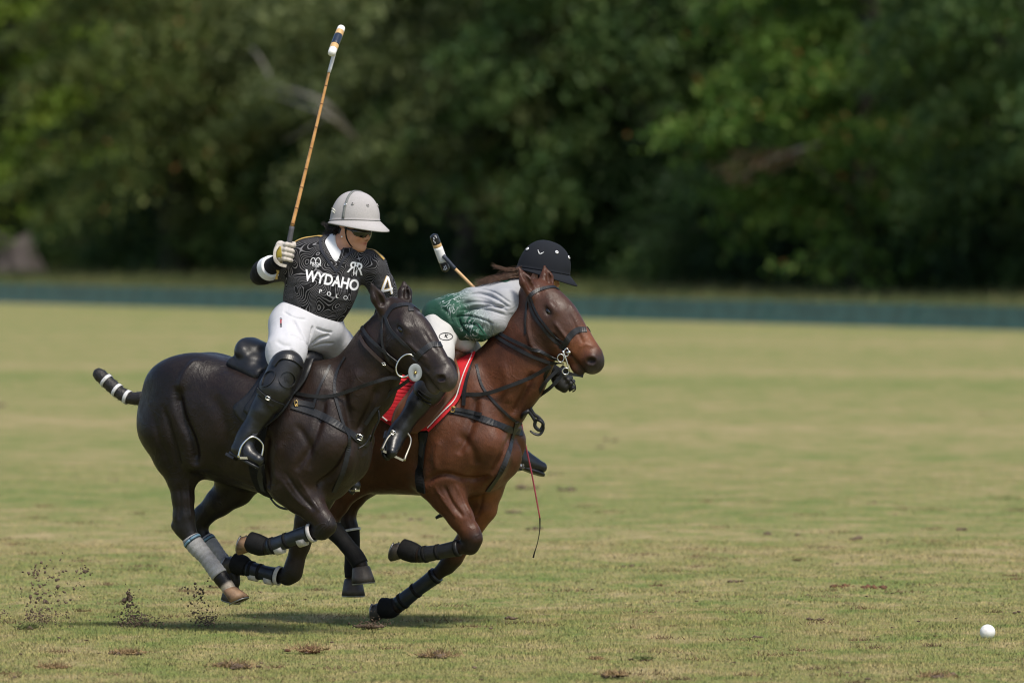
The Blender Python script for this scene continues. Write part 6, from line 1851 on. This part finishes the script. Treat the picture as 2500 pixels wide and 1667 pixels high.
locks('hair', [(HP2(-.08, -.04, -.03), V2_(1232, 676, .06), V2_(1160, 696, .05), .010), (HP2(-.08, -.02, -.02), V2_(1225, 672, .04), V2_(1165, 690, .04), .012), (HP2(-.06, -.06, 0), V2_(1240, 660, .06), V2_(1205, 650, .06), .009),
               (HP2(-.07, -.05, -.03), V2_(1240, 676, .08), V2_(1195, 688, .09), .009), (HP2(-.08, -.03, -.03), V2_(1235, 674, .05), V2_(1180, 690, .05), .009)], HAIR2, R2, 8, n=260, r=.0015)
# mallet carried across the far side, its head up behind her back
F_m2 = Frame(1200, 45.15, 0.0)
M2 = F_m2.empty('polo_mallet'); tag(M2, 'polo mallet with black and white head sticking up behind the bent rider', 'mallet')
b2, g2, n2, t2_ = V2_(1398, 952, -.17), V2_(1362, 908, -.17), V2_(1111, 656, -.22), V2_(1080, 622, -.22)
tube('grip', [toM(p, F2, F_m2) for p in (b2, V2_(1385, 930, -.17), g2)], [.022, .016, .013], GLOVE_BLACK, M2, n=10, seg=12)
tube('cane', [toM(p, F2, F_m2) for p in (g2, V2_(1240, 786, -.21), n2)], [.0105, .0095, .009], CANE_PALE, M2, n=24, seg=10)
tube('wrapped_neck', [toM(p, F2, F_m2) for p in (n2, V2_(1082, 624, -.205))], [.0105, .0115], simple('slate_tape', (.035, .042, .06), .6), M2, n=6, seg=10)
MB_K = simple('black_head_paint', (.012, .012, .013), .35)
hax = F_m2.M @ np.array([31 / 430, .06, -86 / 430.]); hcen = toM(V2_(1074, 617, -.235), F2, F_m2)
mallet_head(M2, hcen, hax, .228, .0258, [(.26, MB_K), (.34, MB_T), (.74, MB_W), (1.0, MB_K)])
u_ = unit(hax); sd_ = np.array([0, -1.0, 0]); sd_ = unit(sd_ - u_ * (sd_ @ u_)); cr = np.cross(u_, sd_)
for t_, marks in ((-.37, ((-.012, -.014), (.004, -.012), (.010, .0), (.006, .012))), (.38, ((-.006, -.008), (.004, -.006), (-.006, .006), (.003, .008), (.011, .006)))):
    for a_, b_ in marks:
        c_ = hcen + u_ * (t_ * .228 + b_) + (sd_ * math.cos(a_ / .0258) + cr * math.sin(a_ / .0258)) * .0256
        link('head_mark', mesh_py('head_mark', *box_vf(c_, u_, cr, sd_, (-.005, .005), (-.002, .002), (-.002, .0012))), WHITE_PRINT, M2, False)
Hn = SDF(.0045); grip_hand(Hn, V2_(1380, 926, -.17), unit(g2 - b2), (.35, -.6, -.6), .017, V2_(1360, 912, -.14), sc=1.2)
link('glove', Hn.mesh('glove', kg=.008, smooth=1), GLOVE_BLACK, R2)
tube('mallet_loop', [toM(p, F2, F_m2) for p in (V2_(1395, 925, -.13), V2_(1404, 940, -.13), V2_(1404, 952, -.14), V2_(1398, 956, -.15))], .004, GLOVE_BLACK, M2, n=12, seg=6)
Hn = SDF(.0055); grip_hand(Hn, V2_(1276, 945, -.14), (.1, .1, 1), (.3, -.8, 0), .014, V2_(1275, 925, -.16), sc=1.1)
link('glove', Hn.mesh('glove', kg=.008, smooth=1), GLOVE_BLACK, R2)
# whip
F_w = Frame(1300, 45.12, 0.0)
WH = F_w.empty('riding_whip'); tag(WH, 'thin red riding whip with black lash hanging beside the bay horse', 'whip')
wp = [toM(V2_(x, y, -.14), F2, F_w) for x, y in ((1266, 985), (1276, 1052), (1297, 1150), (1318, 1264))]
tube('shaft', wp, [.006, .005, .0045, .004], simple('red_whip', (.50, .06, .09), .45, bump=0), WH, n=16, seg=8)
tube('lash', [toM(V2_(x, y, -.14), F2, F_w) for x, y in ((1318, 1264), (1318, 1290), (1312, 1325), (1303, 1356), (1302, 1361))], [.0045, .0028, .0025, .0025, .005], BLACK_MATT, WH, n=20, seg=6)
# ================================================================== ball, clods, flying dirt
def blob_vf(c, r, seed, rough=.25, sub=2, squash=1.0):
    bm = bmesh.new(); bmesh.ops.create_icosphere(bm, subdivisions=sub, radius=1.0)
    rng = np.random.default_rng(seed); ph = rng.uniform(0, 6, 6)
    V = np.array([v.co for v in bm.verts]); F = [tuple(v.index for v in f.verts) for f in bm.faces]; bm.free()
    d = 1 + rough * (np.sin(V[:, 0] * 3 + ph[0]) * np.sin(V[:, 1] * 4 + ph[1]) + .6 * np.sin(V[:, 2] * 6 + ph[2] + V[:, 0] * 5) + .5 * rng.normal(0, .5, len(V)))
    return c + V * d[:, None] * r * np.array([1, 1, squash]), F
def ball_mat():
    t = NT('polo_ball'); co = t.coords(); n = t.noise(co, 22, 5, .6); s_ = t.noise(co, 60, 3)
    c = t.ramp(n, [(0.30, (0.62, 0.60, 0.55)), (0.5, (0.80, 0.79, 0.77))])
    c = t.mix(t.ramp(s_, [(0.68, 0.0), (0.74, .5)]), c, (.33, .30, .24))
    t.col(c); t.bump(s_, .3, .003); return t.set(Roughness=0.45)
gp = ground_at(2411, 1562)
b = bpy.data.objects.new('polo_ball', None)
bm = bmesh.new(); bmesh.ops.create_icosphere(bm, subdivisions=4, radius=.0420); me = bpy.data.meshes.new('polo_ball'); bm.to_mesh(me); bm.free()
ball = link('polo_ball', me, ball_mat()); ball.location = (gp[0], gp[1], .0440)
tag(ball, 'white scuffed polo ball lying on the grass at the lower right', 'ball')
SOIL = simple('soil', (0.115, 0.078, 0.052), 0.95, var=0.5, nscale=60, bump=0.8, bscale=80, bdist=.01)
REDSOIL = simple('reddish_soil', (0.130, 0.058, 0.030), 0.95, var=0.45, nscale=60, bump=0.8, bscale=80, bdist=.01)
DRYGRASS = simple('dry_grass_tuft', (0.24, 0.16, 0.075), 0.9, var=0.4, nscale=50, bump=0)
GREENTUFT = simple('green_tuft', (0.10, 0.12, 0.035), 0.9, var=0.4, nscale=50, bump=0)
def clod(px, py, w, label, mat, tuft=None, seed=0, flat=.5):
    """a lump of turf torn up by a hoof: lumpy soil with roots and blades sticking out"""
    rng = np.random.default_rng(seed); p = ground_at(px, py)
    root = bpy.data.objects.new('turf_clod', None); COL.objects.link(root); root.location = p
    tag(root, label, 'clod', 'torn-up turf clods on the field')
    parts = []
    for i in range(9):
        r = w * rng.uniform(.10, .24)
        parts.append(blob_vf(np.array([rng.normal(0, w * .30), rng.normal(0, w * .35), r * flat * .6]), r, seed * 31 + i, .35, 1, flat))
    link('soil', mesh_py('soil', *merge(parts)), mat, root)
    if tuft is not None:
        V = []; n = 260
        for i in range(n):
            o = np.array([rng.normal(0, w * .32), rng.normal(0, w * .4), .01]); d = rng.normal(0, 1, 3); d[2] = abs(d[2]) * .8 + .15; d = unit(d) * w * rng.uniform(.15, .42)
            s_ = unit(np.cross(d, rng.normal(size=3))) * .003
            V += [o - s_, o + s_, o + d]
        tag(link('torn_grass', mesh_np('torn_grass', V, np.arange(len(V)).reshape(-1, 3)), tuft, root, False), kind='stuff')
CL = [(755, 1590, .15, 'straw-coloured torn clump of turf below the gap between the horses', REDSOIL, DRYGRASS), (1072, 1604, .16, 'flat dry tuft of torn turf right of the straw clump', SOIL, DRYGRASS),
      (903, 1531, .13, 'dark soil lump under the bay horse, just below its lowest hoof', SOIL, None), (2128, 1436, .13, 'reddish clod, the right one of the pair in the mid field', REDSOIL, None),
      (2058, 1432, .15, 'reddish clod, the left one of the pair in the mid field', REDSOIL, None), (315, 1597, .13, 'brown clod with grass roots near the lower left', SOIL, DRYGRASS),
      (572, 1630, .16, 'low brown tuft near the bottom edge, left of centre', SOIL, DRYGRASS), (70, 1536, .10, 'green tuft standing at the left edge under the flying dirt', SOIL, GREENTUFT),
      (128, 1632, .12, 'brown scuffed clod at the bottom left corner', REDSOIL, DRYGRASS), (1255, 1252, .11, 'small dark clod beyond the bay horse left of the whip lash', SOIL, None),
      (1570, 1612, .07, 'small dark clod at the bottom, right of centre', SOIL, GREENTUFT), (1455, 1612, .06, 'tiny brown tuft at the bottom centre', SOIL, DRYGRASS),
      (1848, 1556, .05, 'tiny dark speck of soil between the clods and the ball', SOIL, None), (1500, 1650, .11, 'brown scuff on the very bottom edge, right of centre', SOIL, DRYGRASS), (2290, 1655, .14, 'dry tuft at the bottom right below the ball', SOIL, DRYGRASS),
      (2285, 1553, .04, 'tiny reddish clod left of the ball', REDSOIL, None), (1250, 1510, .08, 'small grey clod right of the bay horse front hooves', SOIL, None), (1655, 1472, .08, 'dark clod in the middle of the right-hand field', SOIL, None),
      (1990, 1513, .07, 'dark clod below the reddish pair', SOIL, None), (1012, 1272, .12, 'dark clod seen between the bay horse legs', SOIL, None), (1275, 1192, .16, 'blurred dark clod beyond the whip', SOIL, None), (1385, 1197, .16, 'blurred dark clod right of the whip', SOIL, None)]
for i, (x, y, w, lab, m, tf) in enumerate(CL): clod(x, y, w, lab, m, tf, i + 3)
# scattered crumbs and scuffs over the whole near field (nobody could count them)
rng = np.random.default_rng(77); parts = []
for i in range(200):
    Y = 39.5 + 26 * rng.random() ** 1.6; X = rng.uniform(-.07, .07) * Y
    r = .005 + .011 * rng.random() ** 2.5
    parts.append(blob_vf(np.array([X, Y, .010 + r * .3]), r, i, .35, 1, .35))
for i in range(26):
    Y = 50 + 45 * rng.random() ** 1.3; X = rng.uniform(-.07, .07) * Y; r = rng.uniform(.018, .042)
    for k in range(4): parts.append(blob_vf(np.array([X + rng.normal(0, r * 1.6), Y + rng.normal(0, r * 2), r * .2]), r * rng.uniform(.4, 1), i * 7 + k, .35, 1, .45))
o = link('soil_crumbs', mesh_py('soil_crumbs', *merge(parts)), SOIL); tag(o, 'small crumbs of soil and dead thatch scattered over the turf', 'soil', kind='stuff')
V = []
for i in range(130):
    Y = 39.5 + 24 * rng.random() ** 1.4; X = rng.uniform(-.07, .07) * Y; w = rng.uniform(.03, .11)
    for k in range(46):
        c = np.array([X + rng.normal(0, w * .9), Y + rng.normal(0, w * .8), .004]); d = np.array([rng.normal(0, .02), rng.normal(0, .02), rng.uniform(.008, .028)]); s_ = np.array([.0024, 0, 0])
        V += [c - s_, c + s_, c + d]
o = link('thatch_tufts', mesh_np('thatch_tufts', V, np.arange(len(V)).reshape(-1, 3)), simple('brown_thatch', (.145, .095, .048), .9, var=.5, nscale=4, bump=0), smooth=False)
tag(o, 'brown worn thatch tufts dotted through the near turf', 'thatch', kind='stuff')
def spray(label, boxes, seed):
    """dirt thrown up by hooves, hanging in the air"""
    rng = np.random.default_rng(seed); parts = []
    for (cx, cy, sx, sy, n, r0, r1) in boxes:
        for i in range(int(n * .75)):
            px, py = cx + rng.normal() * sx, cy + rng.normal() * sy
            p = at(px, min(py, 1536), 44.75 + rng.normal() * .25)
            if p[2] < .006: p[2] = .006 + .02 * rng.random()
            r = r0 + (r1 - r0) * rng.random() ** 3
            v, f = blob_vf(np.zeros(3), r, seed * 1000 + i, .45, 1 if r > .006 else 0, rng.uniform(.6, 1.0))
            an = rng.uniform(0, 6.28); R_ = np.array([[math.cos(an), 0, math.sin(an)], [0, 1, 0], [-math.sin(an), 0, math.cos(an)]])
            parts.append((v @ R_ + p, f))
    o = link('flying_dirt', mesh_py('flying_dirt', *merge(parts)), SOIL); tag(o, label, 'dirt', kind='stuff')
spray('scattered flying dirt and turf crumbs at the far left', [(100, 1440, 22, 34, 170, .0015, .012), (165, 1420, 34, 32, 190, .0012, .009), (98, 1500, 26, 14, 420, .0015, .007), (130, 1515, 40, 9, 180, .0015, .006), (86, 1395, 6, 10, 26, .003, .016), (205, 1391, 7, 5, 22, .004, .017), (140, 1480, 70, 40, 240, .0008, .004), (5, 1495, 12, 12, 90, .002, .006)], 1)
spray('tall plume of flying dirt behind the dark horse', [(316, 1455, 6, 12, 60, .003, .015), (320, 1485, 11, 16, 120, .002, .009), (328, 1512, 22, 10, 560, .0015, .008), (360, 1522, 34, 7, 260, .0012, .006), (340, 1495, 40, 22, 160, .0008, .004), (300, 1527, 20, 4, 140, .0012, .005)], 2)
spray('crumbs of dirt flying just below the grey-wrapped hind leg', [(482, 1447, 14, 14, 70, .002, .010), (490, 1480, 16, 20, 150, .0015, .008), (500, 1515, 16, 11, 420, .0015, .007), (470, 1500, 40, 24, 150, .0008, .004), (510, 1424, 4, 5, 7, .004, .009), (445, 1438, 8, 6, 8, .003, .008)], 3)
spray('loose dirt thrown up round the lowest hoof of the bay', [(905, 1522, 22, 6, 260, .0015, .007), (893, 1500, 16, 14, 50, .0008, .004), (948, 1518, 6, 5, 30, .002, .006)], 4)
